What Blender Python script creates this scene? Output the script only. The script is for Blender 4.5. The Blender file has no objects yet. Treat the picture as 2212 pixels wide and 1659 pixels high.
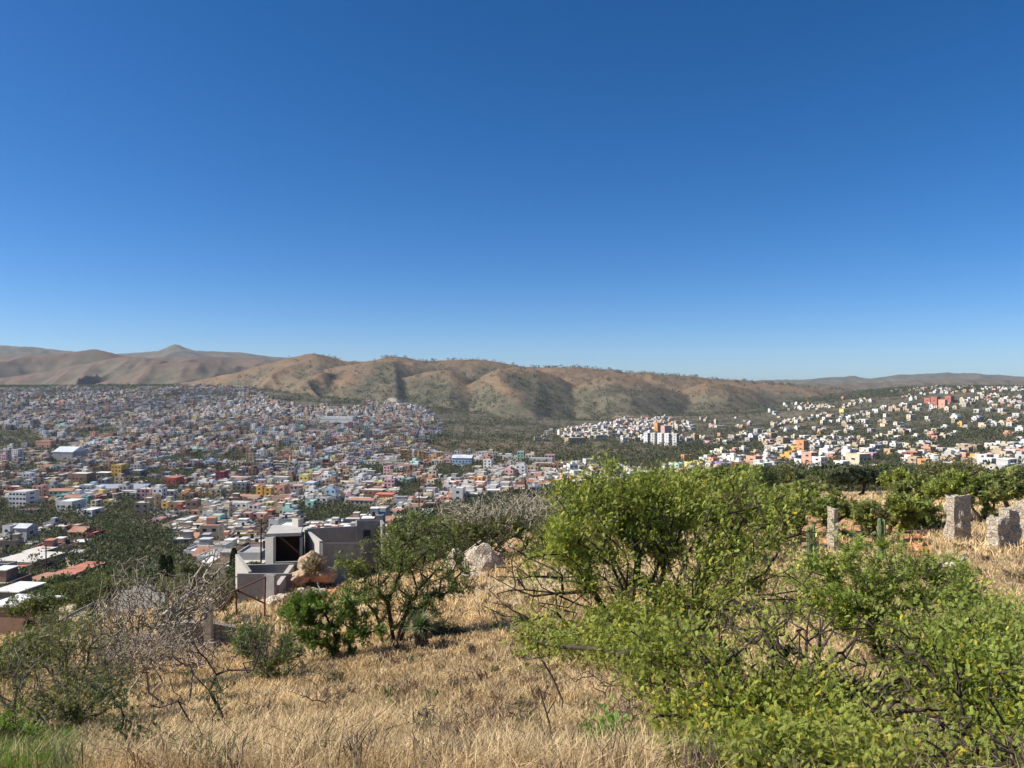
import bpy, bmesh, math, random
import numpy as np
from mathutils import Vector, Matrix, noise as mnoise
rs = np.random.RandomState(7)
random.seed(7)
F = 759.0
C = bpy.context.scene.collection
scene = bpy.context.scene

# ------------------------------------------------------------------ materials
def new_mat(name):
    m = bpy.data.materials.new(name); m.use_nodes = True
    nt = m.node_tree; b = nt.nodes['Principled BSDF']
    b.inputs['Roughness'].default_value = 0.9
    b.inputs['Specular IOR Level'].default_value = 0.2
    return m, nt, b
def N(nt, t, **kw):
    n = nt.nodes.new(t)
    for k, v in kw.items(): setattr(n, k, v)
    return n
def mixc(nt, fac, a, b, mode='MIX'):
    m = N(nt, 'ShaderNodeMix', data_type='RGBA', blend_type=mode)
    for sock, val in ((m.inputs[0], fac), (m.inputs[6], a), (m.inputs[7], b)):
        if hasattr(val, 'is_linked'): nt.links.new(val, sock)
        elif isinstance(val, (tuple, list)): sock.default_value = (*val[:3], 1)
        else: sock.default_value = val
    return m.outputs[2]
def ramp(nt, src, p0, p1, lo=0.0, hi=1.0):
    m = N(nt, 'ShaderNodeMapRange'); m.clamp = True
    for i, v in ((1, p0), (2, p1), (3, lo), (4, hi)):
        if hasattr(v, 'is_linked'): nt.links.new(v, m.inputs[i])
        else: m.inputs[i].default_value = v
    nt.links.new(src, m.inputs[0]); return m.outputs[0]
def noise_n(nt, scale, detail=4, rough=0.6, coords='pos'):
    n = N(nt, 'ShaderNodeTexNoise'); n.inputs['Scale'].default_value = scale
    n.inputs['Detail'].default_value = detail; n.inputs['Roughness'].default_value = rough
    if coords == 'pos':
        g = N(nt, 'ShaderNodeNewGeometry'); nt.links.new(g.outputs['Position'], n.inputs['Vector'])
    else:
        g = N(nt, 'ShaderNodeTexCoord'); nt.links.new(g.outputs['Object'], n.inputs['Vector'])
    return n.outputs[0]
def simple_mat(name, col, var=0.25, scale=0.6, rough=0.9, bump=0.0, coords='pos', spec=0.2, dirt=None):
    m, nt, b = new_mat(name)
    f = ramp(nt, noise_n(nt, scale, 5, 0.65, coords), 0.3, 0.7)
    lo = tuple(c*(1-var) for c in col); hi = tuple(min(1, c*(1+var)) for c in col)
    out = mixc(nt, f, lo, hi)
    if dirt:
        f2 = ramp(nt, noise_n(nt, scale*0.35, 6, 0.75, coords), 0.48, 0.66, 0, 0.7)
        out = mixc(nt, f2, out, dirt)
    nt.links.new(out, b.inputs['Base Color'])
    b.inputs['Roughness'].default_value = rough
    b.inputs['Specular IOR Level'].default_value = spec
    if bump:
        bp = N(nt, 'ShaderNodeBump'); bp.inputs['Strength'].default_value = bump; bp.inputs['Distance'].default_value = 0.05
        nt.links.new(noise_n(nt, scale*6, 6, 0.7, coords), bp.inputs['Height'])
        nt.links.new(bp.outputs[0], b.inputs['Normal'])
    return m
def attr_mat(name, rough=0.9, transl=0.0, var=0.15, scale=1.0, spec=0.2, tcol=(1.1, 1.25, 0.5)):
    m, nt, b = new_mat(name)
    a = N(nt, 'ShaderNodeAttribute'); a.attribute_name = 'Col'
    f = ramp(nt, noise_n(nt, scale, 3), 0.3, 0.7, 1-var, 1+var)
    vm = N(nt, 'ShaderNodeVectorMath', operation='SCALE')
    nt.links.new(a.outputs['Color'], vm.inputs[0]); nt.links.new(f, vm.inputs['Scale'])
    nt.links.new(vm.outputs[0], b.inputs['Base Color'])
    b.inputs['Roughness'].default_value = rough; b.inputs['Specular IOR Level'].default_value = spec
    if transl:
        t = N(nt, 'ShaderNodeBsdfTranslucent')
        tc = mixc(nt, 1.0, vm.outputs[0], tcol, 'MULTIPLY'); nt.links.new(tc, t.inputs['Color'])
        ms = N(nt, 'ShaderNodeMixShader'); ms.inputs[0].default_value = transl
        nt.links.new(b.outputs[0], ms.inputs[1]); nt.links.new(t.outputs[0], ms.inputs[2])
        nt.links.new(ms.outputs[0], nt.nodes['Material Output'].inputs['Surface'])
    return m

# ------------------------------------------------------------------ mesh helpers
class MB:
    def __init__(s): s.v = []; s.f = []; s.c = []; s.m = []; s.n = 0
    def add(s, v, f, col=None, mi=0):
        v = np.asarray(v, float).reshape(-1, 3); f = np.asarray(f, int)
        s.v.append(v); s.f.append(f + s.n); s.n += len(v)
        k = len(f)
        if col is None: col = (0.5, 0.5, 0.5)
        col = np.asarray(col, float)
        s.c.append(np.broadcast_to(col, (k, 3)) if col.ndim == 1 else col)
        s.m.append(np.full(k, mi))
    def box(s, x0, x1, y0, y1, z0, z1, col=None, mi=0, bottom=True):
        v = [(x0,y0,z0),(x1,y0,z0),(x1,y1,z0),(x0,y1,z0),(x0,y0,z1),(x1,y0,z1),(x1,y1,z1),(x0,y1,z1)]
        f = [(0,1,5,4),(1,2,6,5),(2,3,7,6),(3,0,4,7),(4,5,6,7)]
        if bottom: f.append((3,2,1,0))
        s.add(v, f, col, mi)
    def mesh(s, name, mats, smooth=False):
        me = bpy.data.meshes.new(name)
        V = np.concatenate(s.v); quads = [f for f in s.f if f.shape[1] == 4]; tris = [f for f in s.f if f.shape[1] == 3]
        cq = [c for f, c in zip(s.f, s.c) if f.shape[1] == 4]; ct = [c for f, c in zip(s.f, s.c) if f.shape[1] == 3]
        mq = [c for f, c in zip(s.f, s.m) if f.shape[1] == 4]; mt = [c for f, c in zip(s.f, s.m) if f.shape[1] == 3]
        loops = np.concatenate([f.ravel() for f in quads + tris])
        nq = sum(len(f) for f in quads); ntri = sum(len(f) for f in tris)
        starts = np.concatenate([np.arange(nq)*4, nq*4 + np.arange(ntri)*3])
        me.vertices.add(len(V)); me.vertices.foreach_set('co', V.ravel())
        me.loops.add(len(loops)); me.loops.foreach_set('vertex_index', loops.astype(np.int32))
        me.polygons.add(nq+ntri); me.polygons.foreach_set('loop_start', starts.astype(np.int32))
        me.polygons.foreach_set('material_index', np.concatenate(mq+mt).astype(np.int32))
        me.polygons.foreach_set('use_smooth', np.full(nq+ntri, smooth))
        me.update(calc_edges=True)
        cols = np.concatenate(cq+ct); a = me.attributes.new('Col', 'FLOAT_COLOR', 'FACE')
        a.data.foreach_set('color', np.concatenate([cols, np.ones((len(cols), 1))], 1).ravel())
        for m in (mats if isinstance(mats, (list, tuple)) else [mats]): me.materials.append(m)
        return me
def link(name, me, parent=None, loc=None):
    o = bpy.data.objects.new(name, me); C.objects.link(o)
    if parent: o.parent = parent
    if loc is not None: o.location = loc
    return o
def tag(o, label=None, cat=None, group=None, kind=None):
    if label: o['label'] = label
    if cat: o['category'] = cat
    if group: o['group'] = group
    if kind: o['kind'] = kind
    elif cat: o['kind'] = 'thing'
    return o
def empty(name, loc, rz=0.0, label=None, cat=None, group=None):
    o = bpy.data.objects.new(name, None); C.objects.link(o); o.location = loc; o.rotation_euler = (0, 0, rz)
    o.empty_display_size = 0.3
    return tag(o, label, cat, group)
def copy_tree(root, loc, rz, sc=1.0, label=None, group=None):
    r = root.copy(); C.objects.link(r); r.location = loc; r.rotation_euler = (0, 0, rz); r.scale = (sc, sc, sc)
    if label: r['label'] = label
    if group: r['group'] = group
    for ch in root.children:
        c = ch.copy(); C.objects.link(c); c.parent = r
    return r

# ------------------------------------------------------------------ noise
def vnoise(x, y, seed=0):
    xi = np.floor(x).astype(np.int64); yi = np.floor(y).astype(np.int64); fx = x-xi; fy = y-yi
    fx = fx*fx*(3-2*fx); fy = fy*fy*(3-2*fy)
    def h(a, b):
        n = (a*374761393 + b*668265263 + seed*1442695041) & 0x7fffffff
        n = ((n ^ (n >> 13))*1274126177) & 0x7fffffff
        return ((n ^ (n >> 16)) & 0xffff)/65535.0
    return (h(xi,yi)*(1-fx)+h(xi+1,yi)*fx)*(1-fy)+(h(xi,yi+1)*(1-fx)+h(xi+1,yi+1)*fx)*fy
def fbm(x, y, seed=0, o=4):
    r = 0; a = 0.5
    for i in range(o): r = r + a*vnoise(x*2**i, y*2**i, seed+i); a *= 0.5
    return r/(1-0.5**o)
def ridged(x, y, seed=0, o=3):
    r = 0; a = 0.55; t = 0
    for i in range(o): r = r + a*(1-np.abs(2*vnoise(x*2**i, y*2**i, seed+i)-1)); t += a; a *= 0.45
    return r/t

# ------------------------------------------------------------------ terrain height
def md(D): return D*(1+0.6*min(1.0, max(0.0, (60-D)/50)))   # near ground lies this much deeper than first laid out
TAB = {
 -300: [(3.2,768),(6,752),(10,740),(20,712),(40,665),(70,640),(110,622),(160,602),(220,580),(300,555),(400,532),(600,495),(900,463),(1300,438),(1800,412),(2300,396),(2700,388)],
 0: [(3.2,768),(6,750),(10,733),(20,700),(40,655),(70,634),(110,618),(160,602),(220,582),(300,556),(400,532),(600,495),(900,463),(1300,438),(1800,412),(2300,395),(2700,387)],
 128: [(3.2,768),(6,748),(10,725),(16,695),(25,655),(40,628),(60,615),(90,610),(130,598),(200,575),(300,550),(400,529),(600,495),(900,463),(1300,437),(1800,411),(2300,394),(2700,386)],
 256: [(3.2,768),(6,745),(10,715),(15,690),(25,648),(35,618),(45,604),(60,592),(80,590),(120,588),(200,571),(300,549),(400,530),(600,495),(900,463),(1300,436),(1800,410),(2300,392),(2700,386)],
 400: [(3.2,768),(6,740),(10,705),(15,670),(20,645),(28,612),(38,588),(50,576),(80,580),(120,580),(200,560),(300,540),(400,522),(600,492),(900,460),(1300,432),(1800,410),(2200,404),(2500,402)],
 512: [(3.2,768),(6,735),(10,695),(15,660),(20,632),(28,598),(40,560),(55,540),(80,536),(130,533),(200,520),(300,505),(450,490),(600,480),(900,458),(1300,436),(1800,422),(2200,416),(2600,414)],
 640: [(3.2,768),(6,730),(10,690),(15,650),(20,620),(30,580),(45,540),(65,517),(100,506),(180,499),(300,491),(450,482),(650,470),(900,454),(1300,436),(1700,427),(2100,418),(2600,414)],
 768: [(3.2,768),(6,725),(10,685),(15,640),(20,608),(30,562),(45,530),(65,508),(100,494),(150,488),(250,485),(400,478),(600,468),(900,452),(1300,437),(1700,424),(2100,412),(2600,404)],
 900: [(3.2,768),(6,722),(10,680),(15,630),(20,592),(30,552),(45,522),(65,502),(90,492),(150,489),(250,484),(400,476),(600,462),(900,445),(1200,428),(1500,411),(1900,396),(2400,389)],
 1024: [(3.2,768),(6,720),(10,675),(15,615),(20,578),(28,548),(40,522),(65,498),(90,491),(150,488),(250,482),(400,474),(600,458),(900,435),(1200,415),(1500,399),(1900,391),(2400,388)],
 1324: [(3.2,768),(6,720),(10,670),(15,610),(20,575),(28,545),(40,520),(65,496),(90,490),(150,486),(250,480),(400,472),(600,455),(900,432),(1200,414),(1500,399),(1900,391),(2400,388)],
}
PXS = np.arange(-400, 1425, 5.0); LD = np.linspace(math.log(3.2), math.log(3000), 320)
_ks = sorted(TAB)
_cols = []
for k in _ks:
    d = np.array([math.log(md(a)) for a, b in TAB[k]]); z = np.array([-(b-384.0)*md(a)/F for a, b in TAB[k]])
    _cols.append(np.interp(LD, d, z))
_cols = np.array(_cols)
ZT = np.array([np.interp(PXS, _ks, _cols[:, j]) for j in range(len(LD))]).T
for _ in range(4):
    p = np.pad(ZT, ((6, 6), (0, 0)), 'edge'); ZT = sum(p[i:i+ZT.shape[0]] for i in range(13))/13
    p = np.pad(ZT/np.exp(LD)[None], ((0, 0), (2, 2)), 'edge'); ZT = sum(p[:, i:i+ZT.shape[1]] for i in range(5))/5*np.exp(LD)[None]
R1 = ([-300,60,120,180,230,270,300,315,330,345,365,385,400,425,455,475,500,520,560,590,620,667,700,740,780,830,900,1024,1324],
      [404,398,392,384,374,363,355,353,356,361,362,357,356,361,360,359,362,366,367,368,371,374,378,381,384,389,394,400,404])
R2 = ([-300,0,40,70,85,95,107,125,150,170,200,230,260,300,340,400,600,740,800,860,900,940,1024,1324],
      [358,356,355,353,350,348,352,357,358,357,356.5,357,359,362,366,373,388,386,384,383,381,379,380,381])
R3 = ([-300,0,25,50,70,100,120,150,160,167,171,175,180,184,190,197,220,240,260,280,330,360,400,700,755,778,810,835,850,870,900,940,965,1000,1024,1324],
      [346,345,346,349,351,354,354,351,350.5,347,344.5,343.6,344.2,347,349,350.5,351,352,355,357,361,362.5,366,379.5,381,379,379.5,376.5,376,378,374.5,373,373,375,377,378])
_SP = np.arange(-300, 1330, 3.0)
SPURS = [  # nearer spur crests: distance, front slope, [(column, row)]
 (2680, .26, [(225,402),(255,389),(266,383),(301,372),(347,364.5),(380,359.5),(395,359),(415,366),(440,378),(480,402)]),
 (2520, .26, [(255,415),(289,404),(320,397),(347,391),(393,378.5),(430,370),(450,369),(470,376),(500,392),(540,412)]),
 (2430, .28, [(425,406),(447,395),(463,387),(486,373),(500,367),(512,366.5),(535,369),(568,380),(605,396),(630,410)]),
 (2400, .28, [(535,408),(560,393),(585,380),(606,374),(630,375),(662,384),(695,396),(725,412)]),
 (2450, .26, [(630,410),(665,396),(690,386),(710,381),(728,382),(750,389),(790,404)]),
 (2300, .22, [(470,418),(500,408),(530,402),(560,401),(590,407),(630,418)]),
 (2350, .22, [(600,414),(640,404),(672,399),(700,401),(740,409),(780,416)]),
 (4000, .22, [(-120,392),(-60,384),(0,378),(46,371),(90,362),(120,356.5),(145,356.5),(165,360),(200,374),(240,390)]),
 (3500, .24, [(55,394),(88,385),(116,376.5),(150,364.5),(175,361),(200,361.5),(230,366),(250,374),(290,394)]),
 (3250, .24, [(170,392),(200,382),(230,375),(262,369),(285,368),(300,374),(330,394)]),
 (2900, .22, [(30,392),(52,384.5),(65,383),(80,385),(100,392)])]
def rangez(X, Y, px, R, Dc, slope, A, fs, seed, slant):
    zs_ = np.interp(_SP, *R); k_ = np.hanning(25); k_ /= k_.sum(); zm_ = np.convolve(np.pad(zs_, 12, 'edge'), k_, 'valid')
    k2_ = np.hanning(5); k2_ /= k2_.sum(); zs_ = np.convolve(np.pad(zs_, 2, 'edge'), k2_, 'valid')
    tt = np.clip((Dc-Y)/110, 0, 1); zc = (384-(np.interp(px, _SP, zs_)*(1-tt)+np.interp(px, _SP, zm_)*tt))*Dc/F
    a = px/759.0*Dc            # metres along the crest
    dd = Dc - Y + 120*(fbm(a/700, Y*0, seed+30)-0.5)
    t = np.clip(dd, 0, None)
    w = 1/(1+np.exp(-dd/40))
    warp = 330*(fbm(a/520, Y/430, seed+9, 3)-0.5)
    slant = slant*np.clip((640-px)/260, -.25, 1)
    g = 1-(.72*ridged((a+slant*t+warp)/fs, t/1700+0.3, seed, 1)+.28*ridged((a-slant*t*.4+warp)/(fs*.42), t/600, seed+3, 2))
    g = np.clip(g*1.9-0.12, 0, 1.2)
    g2 = fbm((a+slant*t*0.6+warp)/(fs*0.22), t/500, seed+5, 3)-0.5
    A = A*(1-.3*np.clip((px-380)/220, 0, 1))
    depth = A*(1-np.exp(-t/260))*g + A*0.22*(1-np.exp(-t/120))*g2
    z = zc - slope*t - depth
    z = np.where(dd < 0, zc + dd*0.18, z)
    return z, g*(1-np.exp(-t/200))
def H(X, Y, full=False):
    X = np.asarray(X, float); Y = np.asarray(Y, float)
    Yc = np.maximum(Y, 3.2); px = np.clip(512+F*X/Yc, -395, 1419)
    fi = (px-PXS[0])/5.0; i = np.clip(fi.astype(int), 0, len(PXS)-2); fi = fi-i
    Ym = np.minimum(Yc, 3000)
    fj = (np.log(Ym)-LD[0])/(LD[1]-LD[0]); j = np.clip(fj.astype(int), 0, len(LD)-2); fj = np.clip(fj-j, 0, 1)
    z = (ZT[i,j]*(1-fj)+ZT[i,j+1]*fj)*(1-fi)+(ZT[i+1,j]*(1-fj)+ZT[i+1,j+1]*fj)*fi
    z = z + np.where(Y < 3.2, (3.2-Y)*0.05, 0)
    z = z + 0.10*(fbm(X/1.6, Y/1.6, 3)-0.5)*np.clip((Y-1)/5, 0, 1)
    amp = np.clip((Y-30)/500, 0, 1)
    z = z + amp*9*(fbm(X/130, Y/130, 11)-0.5)
    rough = np.clip((px-430)/120, 0, 1)*np.clip((Y-900)/600, 0, 1)
    z = z - rough*13*(1-ridged(X/260, Y/420, 17)-0.35)
    zb = z
    z1, g1 = rangez(X, Y, px, R1, 2850.0, 0.23, 95, 260, 41, 0.6)
    z2, g2 = rangez(X, Y, px, R2, 4400.0, 0.17, 165, 420, 77, 0.55)
    z3, g3 = rangez(X, Y, px, R3, 7400.0, 0.15, 110, 700, 55, 0.2)
    g1 = g1.copy(); g2 = g2.copy(); a_ = px/759.0*Y
    for q, (Ds, sl_, pts) in enumerate(SPURS):
        zc_ = (384-np.interp(px+7*(fbm(Y/160, px/60, 400+q)-.5), [p[0] for p in pts], [p[1] for p in pts]))*Ds/F
        zc_ = np.where((px < pts[0][0]) | (px > pts[-1][0]), -400, zc_)
        d_ = Ds-Y+90*(fbm(a_/260, Y*0, 420+q)-.5); gg = 1-ridged((a_+.45*d_)/150, np.abs(d_)/900, 430+q, 2)
        gg = np.clip(gg*1.9-.1, 0, 1.2)*(1-np.exp(-np.clip(d_, 0, None)/160))
        s_ = zc_-np.where(d_ > 0, sl_*d_+(26 if Ds < 2700 else 52)*gg, -.42*d_); s_ = s_-np.clip(20-np.abs(d_), 0, 20)**2*.012
        if Ds < 2700: g1 = np.where(s_ > z1, gg, g1); z1 = np.maximum(z1, s_)
        else: g2 = np.where(s_ > z2, gg, g2); z2 = np.maximum(z2, s_)
    zz = np.maximum(np.maximum(z, z1), np.maximum(z2, z3))
    hm = np.clip((Y-1500)/500, 0, 1)*np.where(zz == zb, .35, 1.0)
    hsc = np.where(Y > 5500, 2.0, 1.0)
    zz = np.where(Y < 1200, z, zz); keepz = zz
    ero = ridged(X/(115*hsc), Y/(150*hsc), 131, 3)
    zz = zz + hm*hsc*(np.where(px < 430, 5, 10)*(ero-.62)+5*(fbm(X/36, Y/45, 141, 3)-.5))
    if full:
        g = np.where(keepz == z1, g1, np.where(keepz == z2, g2, np.where(keepz == z3, g3, 0.0)))+.35*hm*(.62-ero)
        which = np.where(keepz == z, 0, np.where(keepz == z1, 1, np.where(keepz == z2, 2, 3)))
        return zz, px, g, which
    return zz
def h1(x, y): return float(H(np.array([x]), np.array([y]))[0])
def gp(px, D):                       # ground point under a viewing column
    D = md(D)
    x = (px-512)/F*D; return Vector((x, D, h1(x, D)))
def wp(px, py, D):
    D = md(D)
    return Vector(((px-512)/F*D, D, (384-py)/F*D))
# visibility horizon and pixel->distance lookups
_D = np.exp(np.linspace(math.log(3.2), math.log(6000), 760)); _P = np.arange(-230, 1260, 2.0)
_PX, _DD = np.meshgrid(_P, _D, indexing='ij')
_PY = 384 - F*H((_PX-512)/F*_DD, _DD)/_DD
_MIN = np.minimum.accumulate(_PY, 1)
def horizon(px, D):
    i = np.clip(((np.asarray(px)+230)/2).astype(int), 0, len(_P)-1)
    j = np.clip(np.searchsorted(_D, D)-1, 0, len(_D)-1)
    return _MIN[i, j]
def dist_at(px, py, lo=140, hi=2600):
    i = int(np.clip((px+230)/2, 0, len(_P)-1)); k = np.where((_D >= lo) & (_D <= hi))[0]
    for j in k:
        if _PY[i, j] <= py: return float(_D[j])
    return float(hi)

# ------------------------------------------------------------------ regions (image-free masks on the map, by viewing column and row)
def inpoly(px, py, poly):
    px = np.asarray(px); py = np.asarray(py); r = np.zeros(px.shape, bool); n = len(poly)
    for i in range(n):
        x0, y0 = poly[i]; x1, y1 = poly[(i+1) % n]
        c = ((y0 > py) != (y1 > py)) & (px < (x1-x0)*(py-y0)/((y1-y0) or 1e-9)+x0)
        r ^= c
    return r
TOWN = [(-230,393),(-60,391),(60,389),(130,390),(185,386),(250,386),(285,404),(330,409),(372,402),(400,399),(430,410),(440,424),(442,436),(425,440),(430,452),(470,455),(520,462),(570,466),(620,470),(660,472),(640,486),(560,492),(510,500),(460,506),(400,520),(390,540),(330,560),(258,592),(206,586),(192,562),(168,538),(150,528),(60,520),(-60,512),(-230,512)]
SUB = [  # (polygon, density)
 ([(540,432),(600,425),(612,417),(655,413),(690,424),(700,438),(680,447),(600,441),(560,444)], 0.34),
 ([(480,432),(550,432),(550,446),(480,440)], 0.16),
 ([(655,460),(700,458),(770,452),(775,470),(750,478),(660,476)], 0.5),
 ([(690,436),(770,432),(800,436),(800,446),(700,446)], 0.16),
 ([(700,418),(760,418),(760,428),(700,428)], 0.05),
 ([(768,432),(830,436),(960,446),(1260,444),(1260,478),(960,480),(770,476)], 0.27),
 ([(780,404),(860,400),(900,404),(960,410),(1260,403),(1260,444),(960,446),(830,438),(770,432)], 0.085),
 ([(900,388),(1260,385),(1260,405),(960,410),(905,404)], 0.10),
 ([(-60,525),(50,525),(100,545),(92,600),(-60,610)], 0.5),
]
GREEN = [[(60,431),(118,428),(122,437),(62,438)], [(-60,432),(40,430),(48,450),(-60,456)], [(150,482),(178,484),(200,494),(170,498),(140,490)],
 [(-60,508),(60,512),(128,512),(130,524),(70,531),(-60,528)], [(112,503),(135,500),(140,520),(112,520)], [(105,526),(165,528),(190,560),(185,575),(120,560),(95,540)],
 [(420,438),(500,441),(560,444),(640,447),(660,456),(600,468),(520,460),(440,455)], [(268,446),(288,444),(290,452),(270,452)], [(60,440),(66,470),(45,470)],
 [(300,505),(372,508),(372,524),(300,528)], [(440,470),(470,470),(470,480),(440,484)], [(400,486),(450,486),(440,500),(395,500)]]
def town_density(px, py):
    d = np.zeros(np.shape(px)); px = px+26*(fbm(px/22, py/7, 301)-.5)*np.clip((560-py)/60, .2, 1); py = py+7*(fbm(px/18, py/5, 302)-.5)
    for poly, v in SUB: d = np.where(inpoly(px, py, poly), v, d)
    d = np.where(inpoly(px, py, TOWN), 0.90, d)
    for g in GREEN: d = np.where(inpoly(px, py, g), d*0.03, d)
    return d

# ------------------------------------------------------------------ terrain meshes
Yr = np.concatenate([np.exp(np.linspace(math.log(2.0), math.log(520), 380))-8, np.arange(521, 4700, 9.5), np.arange(4710, 9600, 34)])
Vc = np.linspace(-1.05, 1.05, 800)
GY, GV = np.meshgrid(Yr, Vc, indexing='ij'); GX = GV*(GY+8)
GZ, GPX, GG, GW = H(GX, GY, True)
# the far peak on the blue range keeps its blocky summit
GPY = 384-F*GZ/np.maximum(GY, 3.2)
dens = town_density(GPX, GPY)*(GY > 150)
STRAW = np.array((0.46, 0.35, 0.21)); BROWN = np.array((0.155, 0.110, 0.070)); OLIVE = np.array((0.085, 0.088, 0.045)); GREY = np.array((0.27, 0.24, 0.20)); ORANGE = np.array((0.50, 0.24, 0.10))
nz = fbm(GX/60, GY/60, 21); nb = fbm(GX/240, GY/240, 23)
veg = np.zeros(GX.shape)
veg = np.where(GW == 0, 0.72, np.clip(0.40+0.7*GG, 0, 0.95))
low = np.clip((GPY-388)/16, 0, 1)*np.clip((GPX-420)/60, 0, 1)
veg = np.where(GW == 1, np.clip(veg+0.24*low, 0, 0.85), veg)
veg = np.where(GW == 2, np.where(GPX > 600, 0.62, np.clip(veg-.05, 0, .9)), veg)
veg = np.where(GW == 3, 0.97, veg)
veg = np.where((GW == 0) & (GY > 140), np.clip(0.45+0.8*nb, 0, 0.95), veg)
veg = np.where((GW == 0) & (GY > 1400) & (GPX > 430) & (GPY > 398), 0.62+.5*(nb-.3), veg)
veg = np.where((GY < 140), 0.08+0.1*nz, veg)
veg = np.where(inpoly(GPX, GPY, [(420,438),(500,441),(560,444),(640,447),(660,456),(600,468),(520,460),(440,455)]) & (GY > 500) & (GY < 1500), .5, veg)
base = BROWN[None, None]*(0.85+0.4*nz[..., None])
base = base*np.where((GW == 1)[..., None], np.array((1.12, 1.02, 0.92)), 1.0)
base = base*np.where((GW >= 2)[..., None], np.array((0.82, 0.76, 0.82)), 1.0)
base = np.where((GY < 140)[..., None], STRAW*(0.75+0.5*nz[..., None]), base)
dn = np.clip(dens*1.3, 0, 1)[..., None]
base = base*(1-dn)+GREY*dn*(0.7+0.6*nz[..., None])
veg = veg*(1-np.clip(dens*1.2, 0, 0.9))
def patch(poly, col, soft=1.0, lo=0, hi=200):
    global base, veg
    m = inpoly(GPX+6*(nz-0.5), GPY+4*(fbm(GX/3, GY/3, 4)-0.5), poly) & (GY > lo) & (GY < hi)
    base = np.where(m[..., None], np.array(col)*(0.85+0.3*nz[..., None]), base); veg = np.where(m, 0.0, veg)
patch([(268,577),(335,580),(345,600),(300,606),(262,606)], (0.55,0.26,0.13), lo=30)
patch([(890,536),(925,534),(935,556),(890,556)], (0.55,0.24,0.10), lo=15)
patch([(800,516),(915,516),(905,548),(800,548)], (0.46,0.25,0.13), lo=15)
patch([(475,538),(530,535),(530,552),(480,560)], (0.42,0.26,0.14), lo=20)
patch([(832,484),(842,484),(890,489),(905,494),(870,494),(850,490)], (0.50,0.40,0.26), lo=50)
patch([(235,655),(262,645),(270,668),(232,672)], (0.50,0.30,0.13), lo=10)
MT, nt, b = new_mat('terrain_ground')
a1 = N(nt, 'ShaderNodeAttribute'); a1.attribute_name = 'Base'
a2 = N(nt, 'ShaderNodeAttribute'); a2.attribute_name = 'Veg'
n1 = noise_n(nt, 0.085, 7, 0.78); n2 = noise_n(nt, 0.012, 4, 0.6); n3 = noise_n(nt, 1.3, 6, 0.7)
th = N(nt, 'ShaderNodeMath', operation='MULTIPLY_ADD'); nt.links.new(a2.outputs['Fac'], th.inputs[0]); th.inputs[1].default_value = -0.40; th.inputs[2].default_value = 0.70
th2 = N(nt, 'ShaderNodeMath', operation='ADD'); nt.links.new(th.outputs[0], th2.inputs[0]); th2.inputs[1].default_value = 0.03
msk = ramp(nt, n1, th.outputs[0], th2.outputs[0])
green = mixc(nt, ramp(nt, n2, 0.35, 0.65), (0.072, 0.070, 0.045), (0.135, 0.115, 0.075))
bvar = N(nt, 'ShaderNodeVectorMath', operation='SCALE'); nt.links.new(a1.outputs['Color'], bvar.inputs[0]); nt.links.new(ramp(nt, n3, 0.25, 0.75, 0.75, 1.25), bvar.inputs['Scale'])
bv2 = N(nt, 'ShaderNodeVectorMath', operation='SCALE'); nt.links.new(bvar.outputs[0], bv2.inputs[0]); nt.links.new(ramp(nt, n2, 0.3, 0.7, 0.82, 1.18), bv2.inputs['Scale'])
nt.links.new(mixc(nt, msk, bv2.outputs[0], green), b.inputs['Base Color'])
bp = N(nt, 'ShaderNodeBump'); bp.inputs['Strength'].default_value = 0.6; bp.inputs['Distance'].default_value = 3.0
nt.links.new(n1, bp.inputs['Height']); nt.links.new(bp.outputs[0], b.inputs['Normal'])
def terrain(name, r0, r1, label):
    n = r1-r0; m = len(Vc)
    V = np.stack([GX[r0:r1], GY[r0:r1], GZ[r0:r1]], -1).reshape(-1, 3)
    idx = np.arange(n*m).reshape(n, m)
    Fq = np.stack([idx[:-1, :-1], idx[:-1, 1:], idx[1:, 1:], idx[1:, :-1]], -1).reshape(-1, 4)
    mb = MB(); mb.add(V, Fq); me = mb.mesh(name, MT, True)
    a = me.attributes.new('Base', 'FLOAT_COLOR', 'POINT')
    a.data.foreach_set('color', np.concatenate([base[r0:r1].reshape(-1, 3), np.ones((n*m, 1))], 1).ravel())
    a = me.attributes.new('Veg', 'FLOAT', 'POINT'); a.data.foreach_set('value', veg[r0:r1].ravel())
    tag(link(name, me), label, None, None, 'structure')
k1 = int(np.searchsorted(Yr, 140)); k2 = int(np.searchsorted(Yr, 2050))
terrain('ground', 0, k1+1, 'dry straw coloured hillside sloping away from the viewer')
terrain('terrain', k1, k2+1, 'valley floor and lower slopes under the town')
terrain('hills', k2, len(Yr), 'brown dry hills and bluish far ridges along the skyline')

# ------------------------------------------------------------------ world, sun, haze, camera
SUN_EL, SUN_AZ = math.radians(41), math.radians(-95)   # azimuth from +Y, clockwise positive
w = bpy.data.worlds.new('World'); scene.world = w; w.use_nodes = True; nt = w.node_tree
sky = N(nt, 'ShaderNodeTexSky', sky_type='NISHITA'); sky.sun_disc = False
sky.sun_elevation = SUN_EL; sky.sun_rotation = SUN_AZ; sky.altitude = 2000; sky.air_density = 0.8; sky.dust_density = 2.4; sky.ozone_density = 4.0
bg = nt.nodes['Background']; bg.inputs[1].default_value = 0.083
hs = N(nt, 'ShaderNodeHueSaturation'); hs.inputs['Saturation'].default_value = 1.32
nt.links.new(sky.outputs[0], hs.inputs['Color']); nt.links.new(mixc(nt, 1.0, hs.outputs[0], (0.93, 0.99, 1.05), 'MULTIPLY'), bg.inputs[0])
sl = bpy.data.lights.new('sun', 'SUN'); sl.energy = 5.0; sl.angle = math.radians(0.53); sl.color = (1.0, 0.94, 0.84)
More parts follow.
